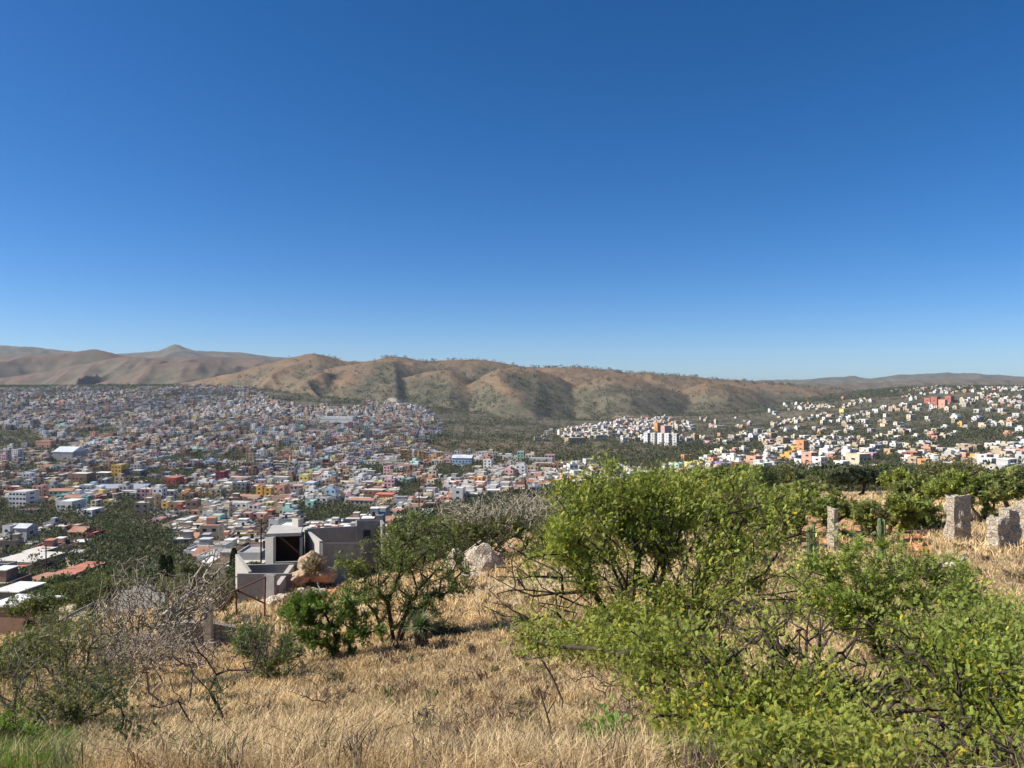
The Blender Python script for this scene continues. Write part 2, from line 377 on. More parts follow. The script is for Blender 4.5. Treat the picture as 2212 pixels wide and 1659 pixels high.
so = bpy.data.objects.new('sun', sl); C.objects.link(so)
sd = Vector((math.sin(SUN_AZ)*math.cos(SUN_EL), math.cos(SUN_AZ)*math.cos(SUN_EL), math.sin(SUN_EL)))
so.rotation_euler = sd.to_track_quat('Z', 'Y').to_euler()
cam = bpy.data.cameras.new('camera'); cam.lens_unit = 'MILLIMETERS'; cam.sensor_width = 36; cam.lens = 36*F/1024; cam.clip_start = 0.05; cam.clip_end = 30000
co = bpy.data.objects.new('camera', cam); C.objects.link(co); co.rotation_euler = (math.radians(90), 0, 0); scene.camera = co
scene.view_settings.view_transform = 'Standard'; scene.view_settings.look = 'None'; scene.view_settings.exposure = 0.62; scene.view_settings.gamma = 1.0
scene.render.engine = 'CYCLES'; scene.cycles.use_denoising = True
scene.cycles.max_bounces = 5; scene.cycles.diffuse_bounces = 3; scene.cycles.transmission_bounces = 3; scene.cycles.volume_bounces = 0
mh = bpy.data.materials.new('haze_air'); mh.use_nodes = True; nth = mh.node_tree; nth.nodes.remove(nth.nodes['Principled BSDF'])
pv = N(nth, 'ShaderNodeVolumePrincipled'); pv.inputs['Color'].default_value = (0.72, 0.84, 1.0, 1); pv.inputs['Density'].default_value = 3.3e-5
nth.links.new(pv.outputs[0], nth.nodes['Material Output'].inputs['Volume'])
mb = MB(); mb.box(-11500, 11500, -30, 9750, float(GZ.min())-6, float(GZ.max())+25)
tag(link('haze', mb.mesh('haze', mh)), 'thin bluish haze over the valley and far hills', None, None, 'stuff')

# ================================================================== TOWN
WALLC = {  # colour name -> reflectance
 'grey': (0.33,0.32,0.30), 'brick brown': (0.27,0.17,0.12), 'pale grey': (0.48,0.46,0.43), 'white': (0.66,0.64,0.60), 'cream': (0.58,0.50,0.36),
 'tan': (0.44,0.34,0.23), 'ochre': (0.62,0.38,0.10), 'yellow': (0.72,0.58,0.20), 'orange': (0.58,0.29,0.13), 'pink': (0.58,0.36,0.36),
 'salmon': (0.62,0.34,0.24), 'red': (0.38,0.10,0.075), 'maroon': (0.22,0.05,0.06), 'brick red': (0.40,0.155,0.115), 'turquoise': (0.22,0.44,0.42), 'mint': (0.42,0.66,0.55),
 'light blue': (0.40,0.54,0.66), 'blue': (0.10,0.16,0.42), 'purple': (0.33,0.20,0.42), 'dark grey': (0.15,0.15,0.16)}
COMMON = (['grey']*14+['brick brown']*12+['pale grey']*20+['white']*26+['cream']*16+['tan']*14+['ochre']*1+['yellow']*2+['orange']*1+['pink']*5+['salmon']*8
          +['red','turquoise','mint','mint','light blue','light blue','maroon','dark grey'])
LEFTC = ['brick brown']*30+['tan']*20+['grey']*14+['dark grey']*8+['pale grey']*10+['white']*9+['cream']*7+['maroon']*3+['salmon']*5+['red','ochre','turquoise','light blue','pink']  # darker mix for the left town; shade on the facades put into wall colours
FAINT = ['grey']*22+['brick brown']*30+['pale grey']*14+['white']*22+['cream']*10+['tan']*22+['dark grey']*12+['pink']*3+['salmon']*4+['mint','light blue','yellow','dark grey']
RIGHTC = ['white']*34+['cream']*24+['pale grey']*20+['salmon']*6+['pink']*3+['tan']*18+['orange','ochre']
WM = {k: simple_mat('wall_'+k.replace(' ', '_'), v, 0.12, 0.5, 0.9, 0.3, dirt=tuple(c*0.55 for c in v)) for k, v in WALLC.items()}
ROOFC = {'bright concrete': (0.58,0.54,0.48), 'grey concrete': (0.38,0.36,0.34), 'white': (0.72,0.71,0.68), 'terracotta': (0.37,0.20,0.135), 'red oxide': (0.50,0.20,0.14), 'sheet metal': (0.52,0.55,0.58)}
RM = {k: simple_mat('roof_'+k.replace(' ', '_'), v, 0.15, 0.4, 0.85, 0.3, dirt=tuple(c*0.6 for c in v)) for k, v in ROOFC.items()}
M_GLASS, _nt, _b = new_mat('window_glass'); _b.inputs['Base Color'].default_value = (0.03,0.035,0.045,1); _b.inputs['Roughness'].default_value = 0.25; _b.inputs['Specular IOR Level'].default_value = 0.5
M_DOOR = simple_mat('door_paint', (0.10,0.07,0.06), 0.2, 2.0)
M_TANK = simple_mat('tank_plastic', (0.025,0.025,0.028), 0.2, 2.0, 0.5)
M_HOUSES = attr_mat('town_paint', 0.9, 0, 0.16, 0.35)

def cyl(mb, x, y, z0, z1, r, n=10, col=None, mi=0, r2=None):
    r2 = r if r2 is None else r2; a = np.arange(n)*2*math.pi/n
    v = [(x+r*math.cos(t), y+r*math.sin(t), z0) for t in a]+[(x+r2*math.cos(t), y+r2*math.sin(t), z1) for t in a]+[(x, y, z1+0.12*r2)]
    mb.add(v, [(i, (i+1) % n, n+(i+1) % n, n+i) for i in range(n)], col, mi)
    mb.add([v[n+i] for i in range(n)]+[v[-1]], [(i, (i+1) % n, n) for i in range(n)], col, mi)
def shell(mb, w, d, h, p, col=None, mi=0, deep=4.0, t=0.18):
    """outer walls with a parapet ring round a flat roof at height h"""
    X, Y, x, y = w/2, d/2, w/2-t, d/2-t; T = h+p
    v = [(-X,-Y,-deep),(X,-Y,-deep),(X,Y,-deep),(-X,Y,-deep),(-X,-Y,T),(X,-Y,T),(X,Y,T),(-X,Y,T),(-x,-y,T),(x,-y,T),(x,y,T),(-x,y,T),(-x,-y,h),(x,-y,h),(x,y,h),(-x,y,h)]
    f = [(0,1,5,4),(1,2,6,5),(2,3,7,6),(3,0,4,7),(4,5,9,8),(5,6,10,9),(6,7,11,10),(7,4,8,11),(8,9,13,12),(9,10,14,13),(10,11,15,14),(11,8,12,15)]
    mb.add(v, f, col, mi)
def gable(mb, w, d, h, rise, ov=0.4, col=None, mi=0):
    X, Y = w/2+ov, d/2+ov
    v = [(-X,-Y,h),(X,-Y,h),(X,Y,h),(-X,Y,h),(-X,0,h+rise),(X,0,h+rise),(-X,-Y,h-.2),(X,-Y,h-.2),(X,Y,h-.2),(-X,Y,h-.2)]
    mb.add(v, [(0,1,5,4),(2,3,4,5),(0,6,7,1),(3,2,8,9),(6,9,8,7)], col, mi)
    mb.add([v[i] for i in (3,0,4,1,2,5)], [(0,1,2),(3,4,5)], col, mi)
def rng(a, b): return random.uniform(a, b)
HOUSES = []   # px, py, name data for labels
def house(x, y, w, d, h, st, wall, roof, yaw, parts=True, kind='house', gab=False, deep=4.0, nwin=None, tank=None, hut=None, z=None, name='house', flat=False):
    z = h1(x, y)-0.1 if z is None else z
    root = empty(name, (x, y, z), yaw)
    mb = MB(); shell(mb, w, d, h, 0.0 if (gab or flat) else rng(0.3, 0.8), deep=deep)
    feats = []
    if gab:
        mb.add([(-w/2,-d/2,h),(-w/2,d/2,h),(-w/2,0,h+d*0.22),(w/2,d/2,h),(w/2,-d/2,h),(w/2,0,h+d*0.22)], [(0,1,2),(3,4,5)])
    hut = (random.random() < 0.35) if hut is None else hut
    if hut and not gab:
        hx = rng(-w/4, w/4); hw = w*rng(.16, .25)
        mb.box(hx-hw, hx+hw, -d*.05, d*.45, h, h+2.4)
        feats.append('rooftop room')
    link('wall', mb.mesh('wall', WM[wall]), root)
    mb = MB()
    if gab: gable(mb, w, d, h, d*0.22+0.02); feats.append('pitched '+roof+' roof')
    elif flat: mb.box(-w/2-.25, w/2+.25, -d/2-.25, d/2+.25, h+.01, h+.16)
    else: mb.box(-w/2+.2, w/2-.2, -d/2+.2, d/2-.2, h-.1, h+.06)
    if hut and not gab: mb.box(hx-hw-.15, hx+hw+.15, -d*.05-.15, d*.45+.15, h+2.4, h+2.55)
    link('roof', mb.mesh('roof', RM[roof]), root)
    tank = (random.random() < 0.4) if tank is None else tank
    if tank and not gab:
        mb = MB(); tx = rng(-w*.35, w*.35); cyl(mb, tx, d*0.3, h+.06, h+1.6, .62); link('water_tank', mb.mesh('water_tank', M_TANK, True), root); feats.append('black water tank')
    if parts:
        n = max(1, int(w/3.0)) if nwin is None else nwin
        for s in range(st):
            zf = h/st*s
            for k in range(n):
                cx = -w/2+(k+.5)*w/n
                mb = MB()
                if s == 0 and k == n//2:
                    mb.box(cx-.55, cx+.55, -d/2-.06, -d/2+.02, zf, zf+2.2); link('door', mb.mesh('door', M_DOOR), root)
                else:
                    ww = min(.75, w/n*.3); mb.box(cx-ww, cx+ww, -d/2-.06, -d/2+.02, zf+.95, zf+2.1); link('window', mb.mesh('window', M_GLASS), root)
        for s in range(st):
            sgn = 1 if x < 0 else -1
            mb = MB(); zf = h/st*s; mb.box(min(sgn*(w/2-.02), sgn*(w/2+.06)), max(sgn*(w/2-.02), sgn*(w/2+.06)), -d*.2, d*.08, zf+.95, zf+2.1)
            link('window', mb.mesh('window', M_GLASS), root)
    else:
        pass
    sx = 512+F*x/y; sy = 384-F*(z+h/2)/y
    root['category'] = kind
    HOUSES.append([root, sx, sy, y, wall, st, feats, roof, None])
    return root

LANDM = []
def landmark(x0, x1, yt, yb, wall, roof, st, label, short=None, gab=False, yaw=None, depth=None, name='house', cat='house', D=None, nwin=None, tank=False, hut=False, lo=140, flat=None):
    px = (x0+x1)/2
    D = dist_at(px, yb, lo=lo) if D is None else D
    wdt = (x1-x0)*D/F; hgt = max(2.6, (yb-yt)*D/F)
    dep = depth or max(6, min(wdt, 12))
    x = (px-512)/F*D
    if yaw is None: yaw = math.radians(-8 if px < 512 else 24)
    c = abs(math.cos(yaw)); w = max(4, (wdt - abs(math.sin(yaw))*dep*0.8)/c)
    r = house(x, D+dep/2, w, dep, hgt, st, wall, roof, yaw, True, cat, gab, 6.0, nwin, tank, hut, name=name, flat=(D < 230 if flat is None else flat), z=-(yb-384)*D/F if abs((384-F*h1(x, D)/D)-yb) < 40 else None)
    r['label'] = label; HOUSES[-1][8] = short or label; LANDM.append((px, (yt+yb)/2, D, short or label, wdt, dep, x))
    return r
landmark(111,123,465,480,'ochre','grey concrete',4,'tall narrow ochre building standing over the long arched metal roof','the tall ochre building')
landmark(163,178,478,488,'red','red oxide',2,'bright red two-storey house on the valley floor beyond a clump of trees','the bright red house')
landmark(81,89,497,507,'turquoise','white',3,'teal green three-storey house above a group of white houses','the teal house')
landmark(96,101,511,519,'orange','bright concrete',2,'small vivid orange house at the lower edge of white houses','the vivid orange house')
landmark(161,169,503,512,'ochre','bright concrete',2,'golden yellow house standing between grey roofs and the pink house','the golden yellow house')
landmark(52,76,452,462,'grey','sheet metal',1,'wide low hall with a pale blue-grey metal roof','the metal roofed hall', gab=True, depth=26, name='hall', cat='hall')
landmark(67,89,474,487,'brick brown','white',2,'long brown walled building with a thin white roof edge','the long brown building')
landmark(92,110,473,480,'dark grey','white',2,'long low dark building with white roof beside the tall ochre building')
landmark(124,142,471,479,'dark grey','bright concrete',2,'dark walled block with bright roof touching the tall ochre building')
landmark(8,29,492,510,'white','bright concrete',4,'white four-storey apartment block with a grid of small windows','the white apartment block', nwin=5, name='apartment_building', cat='building')
landmark(35,52,441,449,'salmon','terracotta',3,'brick red row of narrow apartment blocks among dark trees','the brick red row')
landmark(152,164,519,528,'pink','terracotta',2,'pink two-storey house just above the wooded gully','the pink house')
landmark(165,176,517,526,'purple','grey concrete',2,'mauve house touching the pink house above the wooded gully')
landmark(55,75,502,516,'white','white',2,'broad white two-storey house below the teal house')
landmark(76,95,511,521,'white','white',2,'long white house with sloping roofline beside the vivid orange house')
landmark(92,96,501,512,'cream','white',3,'slim cream tower of a house next to the teal house')
landmark(400,407,450,462,'ochre','cream' if False else 'bright concrete',4,'darkest and leftmost block of the orange apartment row under the scrub hill','the orange apartment row', depth=9, yaw=0.12, name='apartment_building', cat='building')
for i, (a, lab) in enumerate([(408,'second block from the left in the orange apartment row'),(413.5,'middle block of the orange apartment row under the scrub hill'),(418,'fourth block from the left in the orange apartment row'),(422,'rightmost block of the orange apartment row under the scrub hill')]):
    landmark(a,a+3.9,450.5+i*0.5,463,'ochre' if i > 1 else 'tan','bright concrete',4,lab,depth=8,yaw=0.1,nwin=1, name='apartment_building', cat='building')
landmark(256,263,487,499,'ochre','bright concrete',3,'ochre yellow building whose wall is split by a dark recess','the ochre yellow building')
landmark(264,272,488,500,'ochre','bright concrete',3,'plain ochre block joined to the ochre yellow building with the dark recess')
landmark(273,286,486,496,'salmon','terracotta',2,'salmon house with broad flat roof beside the ochre yellow building')
landmark(299,309,475,485,'yellow','cream' if False else 'bright concrete',2,'lemon yellow house above the light blue house','the lemon yellow house')
landmark(303,315,483,491,'light blue','white',2,'light blue house among brown and pink houses','the light blue house')
landmark(370,384,488,495,'maroon','terracotta',2,'long maroon house with an orange brown roof','the maroon house')
landmark(372,395,495,501,'red','red oxide',1,'low crimson wall and roof below the maroon house')
landmark(305,315,502,511,'mint','white',2,'mint green house behind the unfinished concrete house','the mint house')
landmark(262,273,503,510,'yellow','bright concrete',2,'golden yellow house just below the ochre yellow building')
landmark(320,354,417,424,'white','sheet metal',2,'long white and blue school complex on the far slope','the school complex', depth=18, name='school', cat='school')
landmark(424,428,485,491,'purple','white',2,'small lilac house beside a small yellow one')
landmark(429,434,485,491,'yellow','white',2,'small yellow house beside a small lilac one')
landmark(452,473,458,468,'light blue','sheet metal',2,'pale blue building with a sloping metal roof under the scrub hill','the pale blue building', gab=True)
landmark(500,511,478,488,'cream','bright concrete',2,'cream house standing over the bare grey shrubs','the cream house')
for i, (a, c) in enumerate([(645,'white'),(652,'pale grey'),(659,'white'),(666,'white'),(674,'pale grey')]):
    landmark(a,a+5.2,433+i*0.3,445+i*0.5,c,'white',5,['first','second','third','fourth','fifth'][i]+' tower from the left in the white apartment row','the white apartment towers' if i == 2 else None, depth=11, yaw=0.35, nwin=2, name='apartment_tower', cat='building')
landmark(655,662,423,432,'orange','white',2,'orange house above the white apartment towers')
landmark(662,670,426,434,'pink','white',2,'rose pink house above the white apartment towers')
landmark(614,622,421,428,'pink','white',3,'pink tower-like house among small white houses on the knoll','the pink tower house')
landmark(565,586,438,444,'tan','bright concrete',1,'long low sandy yellow building with a row of dark openings','the sandy yellow building')
landmark(676,684,464,471,'mint','white',2,'pale mint house beside the yellow and white row')
landmark(687,696,463,471,'yellow','white',2,'pale yellow two-storey house beside the mint one','the pale yellow house')
landmark(697,705,463,472,'yellow','bright concrete',2,'lemon and white house at the end of the yellow row')
landmark(719,734,464,473,'purple','grey concrete',2,'violet blue house standing over the big green shrub','the violet house', yaw=0.1)
landmark(735,748,464,473,'maroon','grey concrete',2,'magenta house joined to the violet blue house', yaw=0.1)
landmark(750,764,457,466,'salmon','terracotta',2,'salmon house with terracotta roof next to the magenta house','the salmon house')
for i, (xa, xb, ya, yb_, lb) in enumerate([(927,935,398,404,'left wing of the red hillside complex, lowest and widest'),(934,941,397,406,'middle block of the red hillside complex'),(942,948,400,410,'front block of the red hillside complex, stepping down the slope'),(948,955,396,403,'rear block of the red hillside complex beside pale houses')]):
    landmark(xa,xb,ya,yb_,'salmon' if i == 2 else 'brick red',['terracotta','red oxide','terracotta','red oxide'][i],2,lb,'the red complex' if i == 1 else None, depth=14, name='apartment_building', cat='building')
landmark(841,850,409,413,'yellow','bright concrete',1,'flat lemon yellow house alone on the green slope','the flat yellow house')
landmark(800,809,441,455,'orange','bright concrete',3,'rust orange stacked house on the green slope','the rust orange house')
landmark(806,819,453,468,'salmon','bright concrete',3,'peach four-level house stacked below the rust orange house')
landmark(779,791,438,446,'tan','terracotta',2,'tan house with bright orange roof near dark trees')
landmark(908,920,453,460,'red','red oxide',2,'scarlet two-storey house in the white district','the scarlet house')
landmark(922,932,460,469,'orange','bright concrete',2,'orange house just below the scarlet house')
landmark(816,828,458,470,'white','white',3,'white three-storey house with blue-grey windows beside the peach house','the tall white house')
landmark(838,850,462,471,'white','white',2,'white cube house with two big dark windows','the white cube house')
landmark(852,872,455,468,'cream','bright concrete',2,'wide cream villa with arcades near the valley road','the cream villa')
landmark(985,1000,459,469,'white','white',2,'white villa with long terrace behind the green trees','the white villa')
landmark(1004,1018,460,472,'white','white',3,'white three-storey villa with square dark windows','the square windowed villa')
# nearest houses at the lower left
landmark(2,12,527,541,'white','white',2,'white two-storey house at the edge of the wood','the white house by the wood')
landmark(14,29,528,546,'pale grey','sheet metal',2,'pale grey gabled house with a blue painted side','the blue sided house', gab=True)
landmark(68,86,532,543,'brick brown','terracotta',2,'terracotta roofed brick house in front of the wood','the brick house by the wood', gab=True)
landmark(86,96,534,545,'maroon','red oxide',2,'red walled house with a pale end wall in front of the wood')
landmark(22,44,552,567,'brick brown','bright concrete',2,'brown walled house with a tan flat roof beside the grey wall','the brown fronted house', lo=110, flat=True)
landmark(-4,21,592,619,'dark grey','white',1,'dark grey block building with a white roof edge at the picture edge','the grey block building', lo=80, nwin=0, depth=5, flat=True)
landmark(-6,36,622,637,'brick brown','white',1,'brown shed under a wide sheet of shiny white roofing', None, lo=45, nwin=0, depth=3, name='shed', cat='shed')
landmark(-8,40,562,574,'tan','bright concrete',1,'wide tan flat-roofed house in front of the brown fronted one','the wide tan house', lo=110, depth=14, flat=True)
# patio with red tiled terrace
landmark(42,71,578,590,'brick brown','red oxide',1,'low building with a broad red terrace roof below a long diagonal wall','the red terrace', lo=110, depth=16, nwin=2, flat=True)
landmark(4,44,588,600,'maroon','terracotta',1,'jumble of dark red roofs around a courtyard', None, lo=100, depth=12, flat=True)

# long arched metal roof on the valley floor
Dh = dist_at(120, 495); root = empty('market_hall', ((120-512)/F*Dh, Dh+9, h1((120-512)/F*Dh, Dh)), 0.06, 'long grey arched metal roof of a market hall on the valley floor', 'hall')
L = 49*Dh/F; mb = MB(); mb.box(-L/2, L/2, -8, 8, -4, 3.0); link('wall', mb.mesh('wall', WM['dark grey']), root)
mb = MB(); n = 14; ang = np.linspace(0, math.pi, n); ys = -8.6*np.cos(ang); zs = 3.0+4.2*np.sin(ang)
v = np.array([(sx*L/2, ys[i], zs[i]) for sx in (-1, 1) for i in range(n)]); mb.add(v, [(i, n+i, n+i+1, i+1) for i in range(n-1)])
mb.add(np.concatenate([v[:n], [(-L/2, 0, 3)]]), [(i, i+1, n) for i in range(n-1)]); mb.add(np.concatenate([v[n:], [(L/2, 0, 3)]]), [(i+1, i, n) for i in range(n-1)])
link('roof', mb.mesh('roof', simple_mat('arched_sheet', (0.30,0.33,0.38), 0.1, 0.3, 0.45, spec=0.5), True), root)
LANDM.append((120, 489, Dh, 'the arched hall', L, 18, (120-512)/F*Dh))

# ---- lots
def rowgrid(cell, y0, y1, xw):
    gx, gy = np.meshgrid(np.arange(-xw, xw, cell), np.arange(y0, y1, cell)); gx = gx.ravel(); gy = gy.ravel()
    th = 0.35; return gx*math.cos(th)-gy*math.sin(th)*0.0+gy*0.0, gy
lx, ly = rowgrid(11.2, 540, 2700, 2500); lx2, ly2 = rowgrid(8.6, 150, 536, 520); lx = np.concatenate([lx, lx2]); ly = np.concatenate([ly, ly2])
jt = np.where(ly < 538, 1.3, 2.0); lx = lx+rs.uniform(-1, 1, lx.shape)*jt; ly = ly+rs.uniform(-1, 1, ly.shape)*jt
ok = np.abs(lx/ly) < 0.95; lx, ly = lx[ok], ly[ok]
lz, lpx, lg, lw = H(lx, ly, True); lpy = 384-F*lz/ly
dd = town_density(lpx, lpy)
clump = fbm(lx/55, ly/55, 91, 3)
clump2 = fbm(lx/75, ly/95, 93, 3)
thr = np.where(dd > 0.8, dd*np.where(((clump > 0.65) | (clump2 > .625)) & (ly > 420), 0.12, 1.0), dd*np.clip((clump-0.38)*5.5, 0.05, 1.9))
keep = (rs.rand(len(lx)) < thr) & (lw == 0) & (lpx > -200) & (lpx < 1230)
street = (np.abs((lx*0.9+ly*0.35+30*fbm(lx/200, ly/200, 8)) % 64-32) < 3.0) | (np.abs((ly*0.9-lx*0.3+40*fbm(lx/180, ly/180, 18)) % 88-44) < 3.0)
keep &= ~(street & (dd > 0.8) & (ly < 1500))
for px_, py_, D_, s_, w_, d_, x_ in LANDM: pass
for h_ in HOUSES:
    r = h_[0]; keep &= ~((np.abs(lx-r.location.x) < 11) & (np.abs(ly-r.location.y) < 13))
for px_, py_, D_, s_, w_, d_, x_ in LANDM: keep &= ~((np.abs(lx-x_) < w_/2+5) & (np.abs(ly-(D_+d_/2)) < d_/2+6))
lx, ly, lz, lpx, lpy, dd, clump = [a[keep] for a in (lx, ly, lz, lpx, lpy, dd, clump)]
hs_ = np.where(rs.rand(len(lx)) < 0.18, 3, 2)*2.8; hs_[rs.rand(len(lx)) < 0.42] = 3.0; hs_[(rs.rand(len(lx)) < 0.03)] = 11.0
for h_ in HOUSES:      # nothing tall directly in front of the buildings that stand out
    r_ = h_[0]; Dh_ = r_.location.y
    if Dh_ < 240: continue
    ii = next((l for l in LANDM if abs(l[2]-Dh_) < 20 and abs(l[6]-r_.location.x) < 1.5), None); hw_ = (ii[4]/2 if ii else 8)*F/Dh_+2
    yb_ = 384-F*(r_.location.z+.8)/Dh_
    m_ = (np.abs(lpx-h_[1]) < hw_+4) & (ly < Dh_) & (ly > Dh_-70)
    allow = lz*-1-(yb_-384)*ly/F; hs_ = np.where(m_, np.clip(np.minimum(hs_, allow), -1, 20), hs_)
ok_ = hs_ > 2.3; lx, ly, lz, lpx, lpy, dd, clump, hs_ = [q_[ok_] for q_ in (lx, ly, lz, lpx, lpy, dd, clump, hs_)]
vis = (384-F*(lz+hs_)/ly) < horizon(lpx, ly-14)-0.2
lx, ly, lz, lpx, lpy, dd, clump, hs_ = [a[vis] for a in (lx, ly, lz, lpx, lpy, dd, clump, hs_)]
lw_ = rs.uniform(6.2, 10.8, len(lx)); ld_ = rs.uniform(6.5, 10.8, len(lx))
big = (rs.rand(len(lx)) < .05) & (ly > 350); lw_[big] = rs.uniform(13, 24, big.sum()); hs_[big] = rs.uniform(4, 7, big.sum())
rt = lpx > 560; lw_[rt] *= 1.0; nr = ly < 538; lw_[nr] *= .78; ld_[nr] *= .8; hs_[nr] *= .85; hs_[rt & (hs_ > 6)] *= .85
yaw0 = 0.45*(fbm(lx/300, ly/300, 61)-0.5)
yaw = np.where(lpx > 560, 0.42, -0.10)+yaw0*1.6+rs.uniform(-0.12, 0.12, len(lx))
score = np.sqrt(lw_*hs_)/ly; order = np.argsort(-score)
inframe = (lpx > 3) & (lpx < 1021)
NIND = 298-len(HOUSES); chosen = set(); 
for i in order:
    if inframe[i]:
        chosen.add(int(i))
        if len(chosen) >= NIND: break
SW = {1: 'one-storey', 2: 'two-storey', 3: 'three-storey', 4: 'four-storey', 5: 'five-storey'}
stuff = MB()
RC = ['bright concrete']*14+['white']*6+['grey concrete']*8+['terracotta']*2+['red oxide']*2+['sheet metal']*2
def cname(i):
    if lpx[i] > 560: return random.choice(RIGHTC)
    return random.choice((LEFTC if (lpy[i] < 487 and lpx[i] < 300) or lpx[i] < 40 else COMMON) if ly[i] < 850 else FAINT)
print('houses', len(lx), 'individual', len(chosen), 'max D', max(ly[i] for i in chosen))
for i in range(len(lx)):
    st = max(1, int(round(hs_[i]/2.9))); cn = cname(i); rc = random.choice(RC)
    if i in chosen:
        house(float(lx[i]), float(ly[i]), float(lw_[i]), float(ld_[i]), float(hs_[i]), st, cn, rc, float(yaw[i]), ly[i] < 620, gab=(rc == 'terracotta'))
        if ly[i] < 620: continue
        # farther ones carry their windows in the wall mesh only as a few panes
        root = HOUSES[-1][0]; w, d, h = lw_[i], ld_[i], hs_[i]
        for s in range(st):
            mb = MB(); n = 2
            for k in range(n):
                cx = -w/2+(k+.5)*w/n
                mb.box(cx-.7, cx+.7, -d/2-.08, -d/2+.02, s*h/st+.9, s*h/st+2.1)
            link('window_row', mb.mesh('window_row', M_GLASS), root)
        continue
    wc = np.array(WALLC[cn])*rng(.85, 1.1); rcol = np.array(ROOFC[rc])*rng(.85, 1.05); w, d, h = lw_[i], ld_[i], hs_[i]
    sub = MB(); 
    if ly[i] < 1500: shell(sub, w, d, h, .6, wc)
    else: sub.add([(-w/2,-d/2,-4),(w/2,-d/2,-4),(w/2,d/2,-4),(-w/2,d/2,-4),(-w/2,-d/2,h+.1),(w/2,-d/2,h+.1),(w/2,d/2,h+.1),(-w/2,d/2,h+.1)], [(0,1,5,4),(1,2,6,5),(2,3,7,6),(3,0,4,7)], wc)
    z = h+.05; sub.add([(-w/2+.1,-d/2+.1,z),(w/2-.1,-d/2+.1,z),(w/2-.1,d/2-.1,z),(-w/2+.1,d/2-.1,z)], [(0,1,2,3)], rcol)
    if random.random() < .4:
        hx = rng(-w/4, w/4); sub.box(hx-w*.2, hx+w*.2, -d*.1, d*.42, h+.1, h+2.5, wc, bottom=False)
    if random.random() < .3: sub.box(w*.2, w*.2+1.2, 0, 1.2, h+.1, h+1.5, (0.03,0.03,0.03), bottom=False)
    n = 2 if w < 9 else 3
    for s in range(st):
        for k in range(n):
            cx = -w/2+(k+.5)*w/n+rng(-.3, .3); zz = s*h/st
            sub.add([(cx-.75,-d/2-.05,zz+.8),(cx+.75,-d/2-.05,zz+.8),(cx+.75,-d/2-.05,zz+2.2),(cx-.75,-d/2-.05,zz+2.2)], [(0,1,2,3)], (0.035,0.035,0.04))
        sg = 1 if lx[i] < 0 else -1; X = sg*(w/2+.05)
        sub.add([(X,-.8,zz+.8),(X,.8,zz+.8),(X,.8,zz+2.1),(X,-.8,zz+2.1)], [(0,1,2,3)], (0.035,0.035,0.04))
    V = np.concatenate(sub.v); ca, sa = math.cos(yaw[i]), math.sin(yaw[i])
    V = np.stack([V[:,0]*ca-V[:,1]*sa+lx[i], V[:,0]*sa+V[:,1]*ca+ly[i], V[:,2]+lz[i]], 1)
    stuff.v.append(V)
    for f, c in zip(sub.f, sub.c): stuff.f.append(f+stuff.n); stuff.c.append(c); stuff.m.append(np.zeros(len(f), int))
    stuff.n += len(V)
tag(link('distant_town', stuff.mesh('distant_town', M_HOUSES)), 'dense mass of small distant houses spreading up the far slopes', None, None, 'stuff')

# ================================================================== plants
def rotmats(dirs, roll):
    d = dirs/np.linalg.norm(dirs, axis=1, keepdims=True)
    up = np.tile(np.array((0, 0, 1.0)), (len(d), 1)); up[np.abs(d[:, 2]) > .95] = (1, 0, 0)
    s = np.cross(d, up); s /= np.linalg.norm(s, axis=1, keepdims=True); u = np.cross(s, d)
    cr, sr = np.cos(roll)[:, None], np.sin(roll)[:, None]
    return s*cr+u*sr, d, -s*sr+u*cr          # x, y(forward), z
def scatter(mb, tv, tf, pos, dirs, roll, scale, cols, mi=0):
    """copies of a small template (verts tv, faces tf) baked into one crown mesh"""
    X, Y, Z = rotmats(dirs, roll); n, m = len(pos), len(tv); tv = np.asarray(tv, float)
    V = pos[:, None]+scale[:, None, None]*(tv[None, :, 0:1]*X[:, None]+tv[None, :, 1:2]*Y[:, None]+tv[None, :, 2:3]*Z[:, None])
    tf = np.asarray(tf); Fc = tf[None]+(np.arange(n)*m)[:, None, None]
    mb.add(V.reshape(-1, 3), Fc.reshape(-1, tf.shape[1]), np.repeat(cols, len(tf), 0), mi)
def frond(npair, pl=0.42, pw=0.05):
    v = []; f = []
    for k in range(npair):
        y = 0.12+0.8*k/npair; L = pl*(1-0.45*abs(2*k/npair-0.9))
        for s in (-1, 1):
            b = len(v); dx, dy = s*0.88, 0.47
            v += [(0, y, 0), (s*L*.45, y+L*.28-pw, .04), (s*L*dx, y+L*dy, -.05), (s*L*.35, y+L*.3+pw*.7, .05)]
            f.append((b, b+1, b+2, b+3) if s > 0 else (b, b+3, b+2, b+1))
    return v, f
FR_NEAR, FR_MID = frond(6), frond(3, .5, .11)
LEAF = ([(0,0,0),(.28,.45,.06),(0,1,0),(-.28,.45,.06)], [(0,1,2,3)])
def rand_dirs(n, up=0.0):
    d = rs.normal(size=(n, 3)); d /= np.linalg.norm(d, axis=1, keepdims=True); d[:, 2] += up; return d
